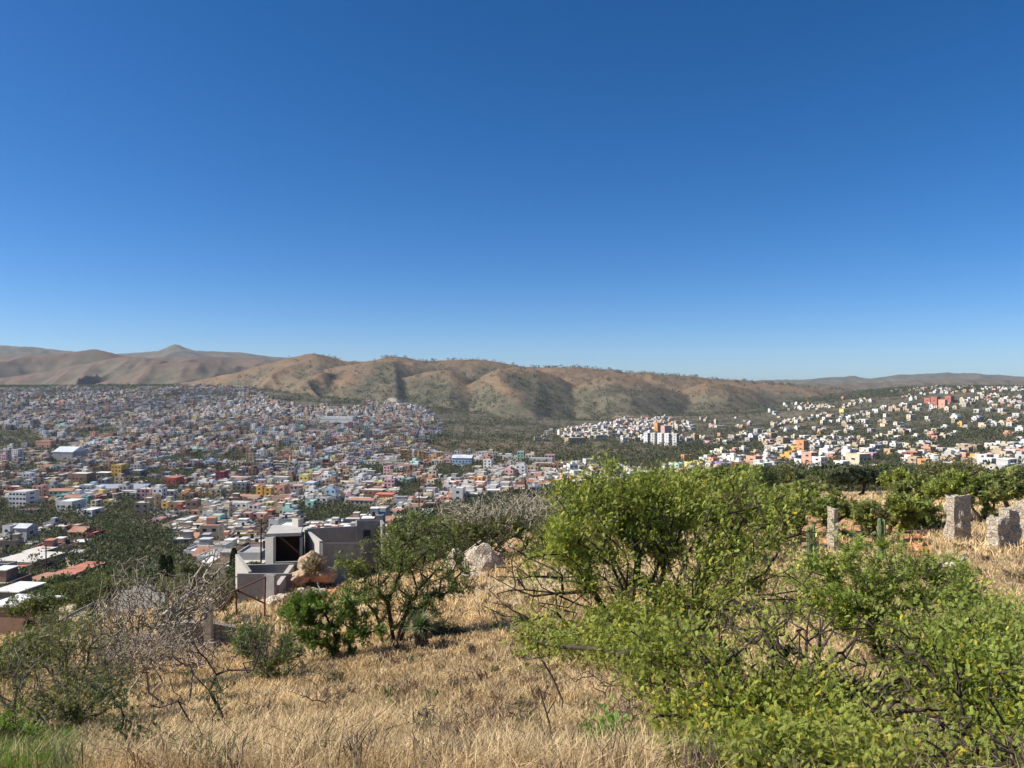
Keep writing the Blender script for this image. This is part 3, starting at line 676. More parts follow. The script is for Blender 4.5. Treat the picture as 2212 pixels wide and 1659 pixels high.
def grow(base, targets, wig=0.12, step=0.25, pen=0.35, nstem=1, spread=0.15):
    P = [np.array(base, float)]; par = [-1]; pl = [0.0]
    for k in range(nstem-1): P.append(P[0]+np.array((rs.uniform(-spread, spread), rs.uniform(-spread, spread), 0.0))); par.append(0); pl.append(0.0)
    cap = 200000; PA = np.zeros((cap, 3)); PL = np.zeros(cap); PA[:len(P)] = P; n = len(P)
    for k in range(nstem if nstem > 1 else 0):
        t = targets[rs.randint(len(targets))]; e = PA[k]+(t-PA[k])*rs.uniform(.3, .5); e[2] = PA[k, 2]+max(e[2]-PA[k, 2], np.linalg.norm(e-PA[k])*.6); m = max(2, int(np.linalg.norm(e-PA[k])/step)); prev = k; a0 = PA[k].copy()
        for s in range(1, m+1):
            PA[n] = a0+(e-a0)*s/m+rs.normal(size=3)*wig*step*.5; par.append(prev); PL[n] = 0.3*np.linalg.norm(PA[n]-a0); prev = n; n += 1
    T = targets[np.argsort(np.linalg.norm(targets-np.array(base), axis=1)+rs.uniform(0, .3*step*4, len(targets)))]
    tips = []
    for t in T:
        d = np.linalg.norm(PA[:n]-t, axis=1); c = d+pen*PL[:n]+np.where(PA[:n, 2] > t[2]+0.3, .6, 0)
        i = int(np.argmin(c)); L = d[i]; k = max(1, int(L/step)); a = PA[i].copy(); prev = i
        side = rs.normal(size=3)*wig*L*0.5; side[2] = abs(side[2])*0.3
        for s in range(1, k+1):
            f = s/k; q = a*(1-f)+t*f+side*math.sin(math.pi*f)+rs.normal(size=3)*wig*step*(0.5 if s < k else 0)
            PA[n] = q; par.append(prev); PL[n] = PL[prev]+np.linalg.norm(q-PA[prev]); prev = n; n += 1
        tips.append(prev)
    return PA[:n].copy(), np.array(par), np.array(tips)
def wood(mb, P, par, r_tip, rmax, col, sides=5, expo=2.2):
    n = len(P); A = np.zeros(n); kids = np.zeros(n, int)
    for i in range(n-1, -1, -1):
        if kids[i] == 0: A[i] = r_tip**expo
        if par[i] >= 0: A[par[i]] += A[i]; kids[par[i]] += 1
    R = np.minimum(A**(1/expo), rmax); e = np.where(par >= 0)[0]; p0 = P[par[e]]; p1 = P[e]; r1 = R[e]; r0 = np.minimum(R[par[e]], r1*1.25)
    d = p1-p0; L = np.linalg.norm(d, axis=1); okk = L > 1e-5; p0, p1, r0, r1, d = p0[okk], p1[okk], r0[okk], r1[okk], d[okk]
    X, Y, Z = rotmats(d, np.zeros(len(d))); a = np.arange(sides)*2*math.pi/sides
    ring = np.cos(a)[None, :, None]*X[:, None]+np.sin(a)[None, :, None]*Z[:, None]
    V = np.concatenate([p0[:, None]+ring*r0[:, None, None], p1[:, None]+ring*r1[:, None, None]], 1); m = 2*sides
    tf = np.array([(i, (i+1) % sides, sides+(i+1) % sides, sides+i) for i in range(sides)])
    cols = np.array(col)[None]*rs.uniform(.75, 1.25, (len(V), 1))
    mb.add(V.reshape(-1, 3), (tf[None]+(np.arange(len(V))*m)[:, None, None]).reshape(-1, 4), np.repeat(cols, sides, 0))
    return R
M_LEAF = attr_mat('leaf', 0.55, 0.27, 0.2, 2.5, 0.3)
M_LEAFD = attr_mat('dark_leaf', 0.7, 0.22, 0.25, 0.4, 0.2)
M_WOOD = attr_mat('bark', 0.9, 0.0, 0.25, 9.0)
M_GRASS = attr_mat('dry_grass', 0.8, 0.25, 0.2, 1.2, 0.2, (1.1, 1.0, 0.8))
def clumpset(specs, n):
    """specs: (px, py, rx, ry, D, depth, weight) viewing-column ellipses turned into ellipsoids in space"""
    wts = np.array([s[6] for s in specs], float); k = rs.choice(len(specs), n, p=wts/wts.sum()); out = np.zeros((n, 3))
    u = rs.normal(size=(n, 3)); u /= np.linalg.norm(u, axis=1, keepdims=True); u *= rs.uniform(0.0, 1, (n, 1))**(1/2.6)
    for i, j in enumerate(k):
        px, py, rx, ry, D, dd_, _ = specs[j]; c = wp(px, py, D); dd_ = dd_*md(D)/D; D = md(D); out[i] = (c.x+u[i, 0]*rx*D/F, c.y+u[i, 1]*dd_, c.z+u[i, 2]*ry*D/F)
    g = H(out[:, 0], out[:, 1]); out[:, 2] = np.maximum(out[:, 2], g+0.12)
    return out
def shrub(name, label, cat, basepx, baseD, specs, nt, nf, leafcol, leafsize, tmpl=FR_NEAR, woodcol=(0.06,0.045,0.035), r_tip=.004, rmax=.09, nstem=1, step=.22, wig=.14, pen=.35, up=.35, group=None, spread=.2, yellow=.07, sides=5, jitter=.10):
    b = gp(basepx, baseD); b.z -= .05; kk = md(baseD)/baseD; r_tip = r_tip*kk; rmax = rmax*kk*1.1; spread = spread*kk; step = step*kk; leafsize = leafsize*(kk**.55); jitter = jitter*kk
    T = clumpset(specs, nt); P, par, tips = grow(b, T, wig, step, pen, nstem, spread)
    org = np.array(b); root = empty(name, b, 0, label, cat, group)
    mb = MB(); wood(mb, P-org, par, r_tip, rmax, woodcol, sides); link('stem', mb.mesh('stem', M_WOOD, True), root)
    if nf:
        # leaves on tips and along the last stretch of every twig
        tc = P[tips]; wt = np.clip(fbm(tc[:, 0]/(.5*kk)+9, (tc[:, 2]+.7*tc[:, 1])/(.5*kk), 15, 3)-.36, .018, 1)**1.25; k = rs.choice(len(tips), nf, p=wt/wt.sum()); node = tips[k]; back = rs.randint(0, 4, nf)
        for _ in range(3):
            m = (back > 0) & (par[node] >= 0); node = np.where(m, par[node], node); back = back-1
        pos = P[node]+rs.normal(size=(nf, 3))*jitter*0.6
        pn = np.where(par[node] >= 0, par[node], node); tw = P[node]-P[pn]; tw /= (np.linalg.norm(tw, axis=1, keepdims=True)+1e-6)
        dirs = tw*0.6+rand_dirs(nf)*0.9; dirs[:, 2] += up
        pos = pos-org
        lc = np.array(leafcol); f = rs.rand(nf, 1); cl = fbm(P[node][:, 0]/.35, (P[node][:, 2]+P[node][:, 1])/.35, 5)[:, None]
        cols = lc*(0.70+0.45*f)*(0.75+0.5*cl); yy = rs.rand(nf) < yellow*2*np.clip(cl[:, 0]-.2, 0, 1); cols[yy] *= np.array((1.9, 1.35, .8))
        mb = MB(); scatter(mb, *tmpl, pos, dirs, rs.uniform(-.9, .9, nf), leafsize*rs.uniform(.5, 1.5, nf), cols)
        link('crown', mb.mesh('crown', M_LEAF), root)
    return root

ACG = (0.29, 0.325, 0.058)
shrub('acacia_shrub', 'large feathery bright green acacia spreading across the middle of the hillside', 'shrub', 672, 8.2, [
  (600,520,70,45,8.0,.9,9),(700,520,80,50,8.2,.9,9),(640,500,60,30,8.4,.7,5),(600,470,14,22,8.0,.3,.7),(565,480,12,16,8.0,.2,.5),(760,515,60,40,8.6,.8,5),(700,480,60,22,9.0,.7,4),(560,560,55,45,7.6,.7,4),(530,600,50,35,7.2,.6,3),(660,580,95,55,7.6,.9,9),(580,620,60,40,7.0,.5,3.5),(740,590,90,50,7.4,.8,7),(640,640,70,30,6.4,.6,4),(520,565,40,25,7.8,.5,2)],
  1000, 52000, ACG, .058, nstem=4, spread=.35, rmax=.10, r_tip=.005, wig=.17)
shrub('acacia_shrub', 'yellow green thorny acacia with thick dark limbs at the lower edge', 'shrub', 800, 3.7, [
  (700,655,80,45,4.3,.5,4),(800,650,90,50,4.3,.5,6),(760,720,110,48,3.9,.45,6),(860,730,100,50,3.7,.4,7),(820,780,140,40,3.3,.35,9),(800,690,90,40,4.2,.5,5),(635,655,35,25,4.6,.3,1.2),(920,690,50,40,4.0,.35,2.5),(540,640,38,18,5.4,.3,1.2),(740,620,50,25,4.8,.4,2),(690,740,45,30,3.7,.3,1.6)],
  1100, 42000, ACG, .041, nstem=3, spread=.3, rmax=.075, yellow=.10, r_tip=.0045, wig=.17)
shrub('acacia_shrub', 'acacia at the right edge with one long dark arching limb', 'shrub', 1034, 3.5, [
  (960,645,60,26,3.9,.35,3),(1000,700,50,60,3.6,.35,5),(930,665,40,25,4.0,.3,1.8),(1010,622,40,18,4.1,.3,.8),(960,760,60,45,3.2,.25,5),(900,642,30,16,4.1,.3,1)],
  460, 17000, (0.26,0.315,.06), .037, rmax=.06, yellow=.14, nstem=2)
shrub('acacia_shrub', 'spreading green acacia between the big central one and the stone pillars', 'shrub', 880, 11.5, [
  (850,560,70,40,11.5,1.0,6),(920,590,60,35,11.0,.9,4),(810,590,60,40,11,.9,5),(880,610,70,30,10.5,.8,4),(930,560,40,20,12,.8,2),(970,590,35,22,11.5,.6,1.2),(1000,600,26,12,11,.5,.7)],
  560, 15000, (0.24,0.30,0.06), .085, FR_MID, nstem=3, spread=.4, rmax=.07)
shrub('seedling_shrub', 'small upright green shrub alone in dry grass at the bottom edge', 'shrub', 607, 4.2, [(607,752,16,26,4.2,.12,1)], 44, 1400, (0.17,0.31,0.05), .05, rmax=.01, nstem=2, spread=.04)
shrub('acacia_tree', 'multi-stemmed dark trunked acacia tree behind the yucca', 'tree', 398, 20.0, [
  (410,548,52,26,20.5,1.0,6),(375,560,38,26,20.5,.9,4),(442,572,36,26,20.5,.9,4),(360,580,24,20,20.5,.6,2),(420,525,36,14,20.7,.7,2.5),(465,578,20,16,20.5,.5,1),(385,598,28,20,20.3,.6,2),(420,600,26,20,20.3,.6,2)],
  520, 14500, (0.22,0.26,0.075), .09, FR_MID, nstem=9, spread=.42, rmax=.10, pen=.15, r_tip=.008, step=.45, up=.3, wig=.1)
shrub('green_shrub', 'dense leaf green shrub in front of the pale stone retaining wall', 'shrub', 335, 18.5, [
  (328,620,42,26,18.5,.9,5),(298,612,30,16,18.5,.7,2.5),(350,603,24,20,18.7,.6,2),(362,630,24,16,18.5,.5,1.5),(310,640,26,14,18.2,.5,1.5)],
  220, 9500, (0.16,0.24,0.045), .11, FR_MID, nstem=4, spread=.5, rmax=.05, r_tip=.007, step=.4)
shrub('green_shrub', 'fine leaved olive shrub with crooked grey branches left of the leaf green one', 'shrub', 275, 15.5, [
  (262,648,26,26,15.5,.6,3),(285,655,22,18,15.5,.5,2),(240,625,16,20,15.8,.4,1.0)],
  150, 2600, (0.16,0.19,0.07), .08, FR_MID, nstem=4, spread=.3, rmax=.035, r_tip=.006, step=.35, woodcol=(.20,.18,.15))
shrub('mesquite_shrub', 'fine leaved olive green mesquite with dark stems at the left edge', 'shrub', 66, 9.5, [
  (60,660,60,32,9.5,.9,5),(20,680,36,34,9.3,.8,4),(80,690,46,26,9.2,.7,4),(35,715,40,22,8.8,.6,3),(100,640,24,20,9.7,.5,1.5),(60,625,36,16,9.8,.5,1.5)],
  800, 8500, (0.23,0.24,0.11), .05, FR_MID, nstem=7, spread=.45, rmax=.04, woodcol=(.20,.17,.14), yellow=.1)
shrub('mesquite_shrub', 'low bright green shrub in the bottom left corner', 'shrub', 12, 6.2, [(8,735,24,16,6.2,.3,1),(-12,745,26,20,6.0,.3,1)], 90, 3400, (0.20,0.29,0.05), .05, FR_MID, nstem=3, rmax=.02)
shrub('leafy_branch_shrub', 'dark curving leafy stem rising from the bottom edge', 'shrub', 152, 4.3, [(112,700,10,12,4.3,.06,2),(122,722,7,10,4.3,.06,2),(135,742,8,8,4.3,.05,2),(146,757,8,6,4.3,.05,1.5),(98,690,12,8,4.3,.06,1.2)], 52, 1100, (0.09,0.14,0.045), .036, rmax=.012, r_tip=.0022, step=.09, wig=.08, pen=.1)
shrub('leafy_branch_shrub', 'thin pale green stem standing in the grass beside the dead tree', 'shrub', 213, 6.0, [(217,700,4,20,6,.05,1),(214,722,4,12,6,.05,1)], 16, 260, (0.12,0.14,0.06), .04, rmax=.008, r_tip=.002)
# bare grey shrubs
GREYW = (0.30, 0.26, 0.21)
shrub('bare_shrub', 'tall leafless grey shrub with fine upright twigs', 'shrub', 160, 16.5, [(165,600,60,30,16.5,1.0,5),(205,590,30,22,16.5,.7,2),(120,615,40,24,16.3,.8,3),(150,640,60,25,15.8,.8,4),(215,560,14,22,16.5,.4,.8),(135,575,30,20,16.8,.6,1.2)], 3000, 1500, (0.20,0.20,0.09), .06, FR_MID, woodcol=(.29,.25,.20), nstem=12, spread=1.2, rmax=.022, r_tip=.0055, step=.3, pen=.2, sides=3, wig=.1)
shrub('bare_shrub', 'low tangle of grey and brown twigs before the dry stone wall', 'shrub', 150, 12.5, [(145,650,55,20,12.5,.6,3),(185,655,40,18,12.3,.5,2),(110,665,36,20,12,.5,2)], 1900, 800, (0.17,0.17,0.08), .05, FR_MID, woodcol=(.33,.27,.21), nstem=9, spread=.9, rmax=.018, r_tip=.004, step=.25, pen=.2, sides=3, wig=.16)
shrub('dead_tree', 'small dead tree with forked dark limbs rising from dry grass', 'tree', 230, 8.6, [(195,655,40,30,8.8,.4,2),(165,700,30,8,8.6,.2,.8),(222,665,20,30,8.6,.3,1.5),(258,655,14,22,8.6,.3,1.2),(178,640,10,20,8.7,.2,.6)], 95, 0, ACG, .1, woodcol=(.055,.04,.035), nstem=3, spread=.2, rmax=.028, r_tip=.0035, step=.22, wig=.2, pen=.1)
shrub('dead_tree', 'grey dead sapling leaning out of the grass in the centre', 'tree', 560, 7.3, [(545,650,16,12,7.3,.2,1),(575,645,18,14,7.3,.2,1),(528,655,10,6,7.3,.1,.5)], 34, 60, (0.1,0.12,0.04), .05, woodcol=(.16,.13,.11), rmax=.012, r_tip=.003, wig=.16, pen=.05)
shrub('dead_tree', 'thin dead stem with a few bare side twigs in the grass', 'tree', 556, 5.4, [(553,700,10,24,5.4,.1,1),(538,690,10,8,5.4,.1,.5)], 14, 0, ACG, .05, woodcol=(.06,.045,.04), rmax=.008, r_tip=.003, wig=.12, pen=0)
for bx, bd, tx, ty, rx, lab in [(428,6.2,427,724,14,'dark brittle weed in the grass left of centre'),(452,5.2,462,740,16,'purplish dry weed near the bottom centre'),(625,5.8,640,705,26,'tangle of dead twigs under the acacia limb'),(335,9.5,325,690,34,'wide brown dead bush in the open grass'),(612,8.2,600,672,40,'brown twiggy bush in front of the large acacia'),(520,6.6,520,715,24,'sparse dry weed in the middle of the grass'),(470,11.5,465,680,26,'low dark dry bush in the pale grass')]:
    shrub('dry_weed', lab, 'weed', bx, bd, [(tx,ty,rx,16,bd,.3,1)], 130, 0, ACG, .03, woodcol=(.13,.09,.075), nstem=8, spread=.25, rmax=.007, r_tip=.0028, step=.12, pen=.05, sides=3, wig=.2)
shrub('round_bush', 'rounded greyish olive bush next to the yucca', 'shrub', 448, 20.5, [(447,634,22,14,20.5,.6,1)], 240, 2600, (0.17,0.17,0.085), .08, FR_MID, woodcol=(.16,.12,.10), nstem=8, spread=.4, rmax=.02, r_tip=.006, sides=3)
shrub('bare_shrub', 'wide belt of leafless grey shrubs behind the boulders', 'shrub', 500, 47, [(500,510,42,16,47,3,3),(535,505,34,14,48,3,3),(460,512,26,12,47,2.5,1.5),(555,520,30,20,46,2.5,2)], 1700, 2200, (0.22,0.21,0.12), .2, FR_MID, woodcol=(.42,.37,.30), nstem=14, spread=3.5, rmax=.04, r_tip=.014, step=.7, pen=.2, sides=3, wig=.08)
shrub('olive_shrub', 'dull green shrub bank behind the pale boulders', 'shrub', 515, 43, [(510,528,40,10,43,2,3),(470,532,24,10,43,2,1.5),(545,535,30,14,42,2,2)], 300, 7000, (0.19,0.20,0.085), .2, FR_MID, nstem=8, spread=2.5, rmax=.05, r_tip=.014, step=.7)

for bx, D, ty, rx, ry, nf, lc, lab in [
  (35,28,603,30,13,2600,(.15,.18,.06),'olive bush below the white roofing of the shed'),(95,30,598,24,14,1800,(.13,.15,.06),'thin olive bush behind the slanting pale pole'),
  (70,24,622,34,12,1200,(.17,.19,.07),'low olive bush above the fine leaved mesquite'),(190,34,575,20,16,1500,(.16,.17,.09),'greyish bush behind the bare twigs of the tall grey shrub'),
  (222,33,592,14,15,1100,(.20,.18,.08),'yellowish dry bush between the gate post and the iron gate'),(120,22,640,30,14,500,(.15,.16,.07),'sparse olive bush in front of the grey block wall'),
  (178,28,612,20,12,1100,(.13,.15,.06),'dark low bush under the thick pale beam'),(300,33,598,16,10,900,(.24,.20,.10),'straw coloured bush against the retaining stones'),
  (316,52,566,12,14,900,(.30,.24,.15),'tall tuft of dead stalks beside the slanted pale wall'),(255,21,636,22,12,1300,(.15,.20,.06),'leafy olive bush below the iron gate'),
  (20,15,655,30,20,2600,(.19,.22,.07),'light olive bush on the left edge above the mesquite')]:
    shrub('hillside_bush', lab, 'bush', bx, D, [(bx,ty,rx,ry,D,.8,1)], 260, nf, lc, .07+.003*D, FR_MID, woodcol=(.24,.20,.16), nstem=7, spread=.6, rmax=.02, r_tip=.006, step=.35, sides=3, group='bushes on the left slope')
# trees and shrubs of the right hillside
RH = [ (700,515,38,16,30,'olive shrub behind the top of the central acacia'),(735,505,34,18,38,'grey green shrub on the spur right of the central acacia'),
 (775,512,26,16,34,'light green shrub left of the small organ cactus'),(800,502,30,13,40,'flat topped green shrub above the orange earth'),(838,506,30,13,38,'wide bright green shrub above the small organ cactus'),
 (872,512,20,12,34,'green shrub above the right organ cactus'),(902,505,22,18,38,'yellow green tree left of the tall stone pillar'),(922,518,22,22,40,'dark trunked green tree beside the tall stone pillar'),
 (915,490,26,16,48,'green tree rising behind the yellow green one'),(955,486,30,14,44,'broad green tree behind the tall stone pillar'),(982,490,20,16,42,'leafy tree rising behind the gap between the two stone pillars'),(1010,485,22,16,36,'dense green tree in the upper right corner of the hillside'),
 (895,478,16,10,70,'round dull tree on the spur crest'),(750,492,30,8,62,'low scrub at the spur crest'),(800,488,26,6,68,'thin line of scrub by the dirt track')]
for k, (cx, cy, rx, ry, D, lab) in enumerate(RH):
    b = gp(cx, D); by = 384-F*b.z/D
    shrub('hillside_shrub', lab, 'shrub', cx, D, [(cx,cy,rx,ry,D,rx*D/F*.7,2),(cx-rx*.5,cy+ry*.3,rx*.5,ry*.7,D,rx*D/F*.4,1),(cx+rx*.5,cy+ry*.2,rx*.5,ry*.7,D,rx*D/F*.4,1)],
          170, int(4200*min(1.6, rx*ry/400)), [(0.29,0.34,0.07),(0.22,0.27,0.07),(0.26,0.29,0.09)][k % 3], .08+.0040*D, FR_MID, nstem=3, spread=.5, rmax=.09, r_tip=.010+.0002*D, step=.5, group='shrubs and trees on the right hillside')
shrub('lone_tree', 'dark low-crowned tree on a thick trunk beside the dirt track', 'tree', 862, 88, [(862,476,26,7,88,2.5,3),(845,479,14,5,88,1.5,1),(882,478,14,5,88,1.5,1)], 200, 4200, (0.055,0.065,0.035), .5, FR_MID, nstem=1, rmax=.28, r_tip=.02, step=.9)

# ---- yucca, agave, cacti
def spikes(name, label, cat, px, D, py, n, L, wdt, col, upmin=-.3, stem=True, leafname='leaf_rosette'):
    L = L*md(D)/D
    b = gp(px, D); c = wp(px, py, D); root = empty(name, b, 0, label, cat)
    mb = MB(); d = rand_dirs(n*3); d = d[d[:, 2] > upmin][:n]; n = len(d); o = np.array(c-b)
    tv = [(-wdt/2,0,0),(wdt/2,0,0),(wdt*.6,.4,.03),(-wdt*.6,.4,.03),(0,1,0)]
    pos = np.tile(o, (n, 1)); cols = np.array(col)*rs.uniform(.7, 1.3, (n, 1)); sc = L*rs.uniform(.75, 1.1, n)
    scatter(mb, tv[:4], [(0,1,2,3)], pos, d, rs.uniform(-3, 3, n), sc, cols)
    rs2 = rs.uniform(-3, 3, n); scatter(mb, [(-wdt*.6,.38,.03),(wdt*.6,.38,.03),(0,1,0)], [(0,1,2)], pos, d, rs2*0, sc, cols)
    link(leafname, mb.mesh(leafname, M_LEAF), root)
    if stem:
        P = np.array([(0,0,-.1),(0.01,0,o[2]*.5),tuple(o)]); mb = MB(); wood(mb, P, np.array([-1,0,1]), .09, .11, (.16,.12,.09), 8)
        m = 110; dd_ = rand_dirs(m); dd_[:, 2] = -np.abs(dd_[:, 2])*1.5; pos = np.zeros((m, 3)); pos[:, 2] = rs.uniform(o[2]*.25, o[2], m)
        scatter(mb, LEAF[0], LEAF[1], pos, dd_, rs.uniform(-3, 3, m), np.full(m, L*.55), np.array((.20,.16,.12))*rs.uniform(.5, 1.3, (m, 1)))
        link('trunk', mb.mesh('trunk', M_WOOD), root)
    return root
spikes('yucca', 'spiky blue-green yucca with a skirt of dead leaves', 'yucca', 421, 18.5, 627, 260, .52, .05, (0.15,0.19,0.10))
spikes('agave', 'yellowish agave rosette below the right organ cactus', 'agave', 884, 24, 548, 45, .55, .16, (0.20,0.24,0.05), .1, False)
def cactus(px, D, ytop, cols_, label):
    b = gp(px, D); D = md(D); h = (384-ytop)/F*D-b.z; root = empty('organ_cactus', b, 0, label, 'cactus')
    for k, (dx, f) in enumerate(cols_):
        mb = MB(); n = 16; r = .10; a = np.arange(n)*2*math.pi/n; rr = np.where(np.arange(n) % 2 == 0, r, r*.72)
        zs = [0, h*f*.5, h*f*.93, h*f*.985, h*f]; sc = [1, 1.05, 1, .7, .1]; v = []
        for z, s in zip(zs, sc): v += [(dx+rr[i]*s*math.cos(a[i]), rr[i]*s*math.sin(a[i]), z) for i in range(n)]
        mb.add(v, [(q*n+i, q*n+(i+1) % n, (q+1)*n+(i+1) % n, (q+1)*n+i) for q in range(4) for i in range(n)], (0.16,0.21,0.10))
        link('column', mb.mesh('column', M_WOOD), root)
cactus(811, 25, 524, [(-.12,.96),(.10,1.0),(.26,.7)], 'organ pipe cactus on the orange earth beside a slim stone post')
cactus(882, 27, 518, [(-.13,1.0),(.09,.97)], 'taller organ pipe cactus pair standing over the agave')

# ---- stones, pillars, walls
def stone_mat(name, c1, c2, mortar, scale=5.0):
    m, nt, b = new_mat(name)
    v = N(nt, 'ShaderNodeTexVoronoi', feature='DISTANCE_TO_EDGE'); v.inputs['Scale'].default_value = scale
    v2 = N(nt, 'ShaderNodeTexVoronoi'); v2.inputs['Scale'].default_value = scale
    g = N(nt, 'ShaderNodeNewGeometry'); 
    for q in (v, v2): nt.links.new(g.outputs['Position'], q.inputs['Vector'])
    c = mixc(nt, v2.outputs['Color'], c1, c2); c = mixc(nt, ramp(nt, noise_n(nt, 9, 5), .35, .65), c, tuple(x*.6 for x in c1))
    nt.links.new(mixc(nt, ramp(nt, v.outputs['Distance'], .02, .07), mortar, c), b.inputs['Base Color'])
    bp = N(nt, 'ShaderNodeBump'); bp.inputs['Strength'].default_value = .9; bp.inputs['Distance'].default_value = .05
    nt.links.new(ramp(nt, v.outputs['Distance'], 0, .15), bp.inputs['Height']); nt.links.new(bp.outputs[0], b.inputs['Normal'])
    return m
M_STONE = stone_mat('rubble_masonry', (0.42,0.355,0.27), (0.54,0.465,0.36), (0.46,0.40,0.32), 4.5)
M_PALE = stone_mat('pale_rock', (0.64,0.54,0.41), (0.74,0.64,0.50), (0.50,0.41,0.30), 5.0)
M_BLOCK = stone_mat('dry_stone', (0.40,0.35,0.29), (0.55,0.49,0.41), (0.24,0.20,0.16), 4.5)
M_CONC = simple_mat('raw_concrete', (0.26,0.255,0.245), .15, 1.2, .9, .5, dirt=(.17,.16,.15))
M_CONC_LIT = simple_mat('sunlit_concrete', (0.42,0.40,0.365), .1, 1.0, .9, .3, dirt=(.38,.36,.33))  # paler copy of the concrete; sunlight on lit walls and slab put into colour
M_RUST = simple_mat('rusty_iron', (0.10,0.045,0.035), .3, 6, .8)
M_POST = simple_mat('weathered_post', (0.42,0.36,0.27), .2, 5, .9, .5)
def rough_block(name, mat, w, d, h, amp, seed, cuts=7, parent=None, taper=0.0):
    bm = bmesh.new(); bmesh.ops.create_cube(bm, size=1.0); bmesh.ops.subdivide_edges(bm, edges=bm.edges[:], cuts=cuts, use_grid_fill=True)
    for v in bm.verts:
        c = v.co; k = max(abs(c.x), abs(c.y)); c.z = c.z
        t = 1-taper*(c.z+.5); v.co = Vector((c.x*w*t, c.y*d*t, (c.z+.5)*h)); L = Vector((v.co.x, v.co.y, 0)); r = mnoise.noise(v.co*2.2+Vector((seed*7.1, 0, 0)))+.5*mnoise.noise(v.co*6+Vector((0, seed*3.3, 0)))
        n = (v.co-Vector((0, 0, h/2))).normalized(); v.co += n*r*amp
    me = bpy.data.meshes.new(name); bm.to_mesh(me); bm.free(); me.materials.append(mat)
    for p in me.polygons: p.use_smooth = False
    return link(name, me, parent)
def boulder(name, mat, s, seed, parent=None, sub=3, amp=.35):
    bm = bmesh.new(); bmesh.ops.create_icosphere(bm, subdivisions=sub, radius=1.0)
    for v in bm.verts:
        r = 1+amp*mnoise.noise(v.co*1.1+Vector((seed*5.7, 1, 2)))+.18*mnoise.noise(v.co*3+Vector((seed, 9, 4))); v.co = Vector((v.co.x*s[0], v.co.y*s[1], v.co.z*s[2]))*r
    me = bpy.data.meshes.new(name); bm.to_mesh(me); bm.free(); me.materials.append(mat); return link(name, me, parent)
def pillar(px0, px1, ytop, ybot, D, label, steps):
    cx = (px0+px1)/2; b = gp(cx, D); D = md(D); zb = (384-ybot)/F*D; b.z = min(b.z, zb); root = empty('stone_pillar', b, 0.15, label, 'pillar')
    for k, (a, bb, yt) in enumerate(steps):
        w = (bb-a)/F*D*.9; o = rough_block('masonry', M_STONE, w, .75, (384-yt)/F*D-b.z+.1, .20, k+cx, 9, root, .08); o.location = (((a+bb)/2-cx)/F*D, .02*k, -.1)
    return root
pillar(947, 969, 496, 541, 32, 'tall squared stone pillar with a pale cap and dark stains', [(947,969,496)])
pillar(990, 1017, 509, 553, 27.5, 'broad ruined stone pillar with a stepped top', [(990,1006,517),(1003,1017,509)])
pillar(1018, 1040, 503, 540, 31, 'pale stone pillar cut off by the picture edge', [(1018,1040,503)])
pillar(830, 835.5, 508, 535, 33, 'slim grey stone post above the orange earth', [(830,835.5,508)])
rocks = [(458,541,1.5,40,.6,.85,'tall pale wedge-shaped boulder behind the acacia tree'),(483,556,1.1,38,.95,.9,'large pale craggy boulder lying in dry grass'),(466,556,.9,40,.5,.6,'smaller pale rock between the two big boulders')]
for k, (px, yb, _, D, sx, sz, lab) in enumerate(rocks):
    b = gp(px, D); o = boulder('boulder', M_PALE, (sx*1.25, .7, sz*1.25), k+1); o.location = (b.x, b.y, max(b.z+.2, (384-yb)/F*D+sz*.6)); tag(o, lab, 'boulder')
    o.location.z = b.z+sz*.55
b = gp(474, 36); o = rough_block('stone_slab', M_PALE, 1.7, .9, .22, .05, 5); o.location = b+Vector((0, 0, .05)); tag(o, 'flat stone slab edge in front of the large boulder', 'slab')
for k, (px, D, s, lab) in enumerate([(936,23,.35,'pale rubble rock below the tall squared pillar'),(944,22,.3,'reddish rubble rock below the tall squared pillar'),(951,23.5,.4,'largest rubble rock at the foot of the tall squared pillar'),(930,21,.22,'small rubble rock beside the dead logs')]):
    b = gp(px, D); o = boulder('rubble_rock', M_PALE, (s, s*.8, s*.6), 20+k, sub=2); o.location = b+Vector((0, 0, s*.3)); tag(o, lab, 'rock')
# retaining bank of pale stones under the orange earth
for k in range(16):
    px = 268+k*3.6+rng(-1, 1); D = 42+rng(-1.2, 1.2); b = gp(px, D); s = rng(.28, .55); o = boulder('retaining_stone', M_PALE, (s, s*.8, s*.75), 40+k, sub=2); o.location = b+Vector((0, 0, rng(.1, .5)))
    tag(o, 'pale stone in the loose retaining bank under the orange earth', 'rock', 'stones of the retaining bank')
# fallen logs near the pillars, pale poles on the left
def log(p0, p1, r, label, name='fallen_log', mat=None, cat='log'):
    c = (p0+p1)/2; mb = MB(); P = np.array([p0-c, (p0-c)*.3+(p1-c)*.0+Vector((0, 0, .02)), p1-c]); wood(mb, P, np.array([-1,0,1]), r, r*1.2, (.34,.30,.25), 8); o = link(name, mb.mesh(name, mat or M_WOOD, True)); o.location = c; tag(o, label, cat)
def gl(px, D, dz): g = gp(px, D); return Vector((g.x, g.y, g.z+dz))
log(gl(950,20,.05), gl(966,22,.9), .05, 'grey log leaning up to the right near the ruined pillar')
log(gl(943,19.5,.05), gl(958,21,.75), .045, 'grey log leaning parallel to its longer neighbour')
log(gl(958,19,.05), gl(985,19.5,.08), .04, 'thin pale log lying flat in front of the pillars')
log(wp(58,622,20), wp(94,603,24), .06, 'thin pale pole slanting through the bare shrub on the left', 'wooden_pole', None, 'pole')
log(wp(163,616,26), wp(190,593,29), .11, 'thick pale beam slanting up beside the gate post', 'wooden_beam', None, 'beam')
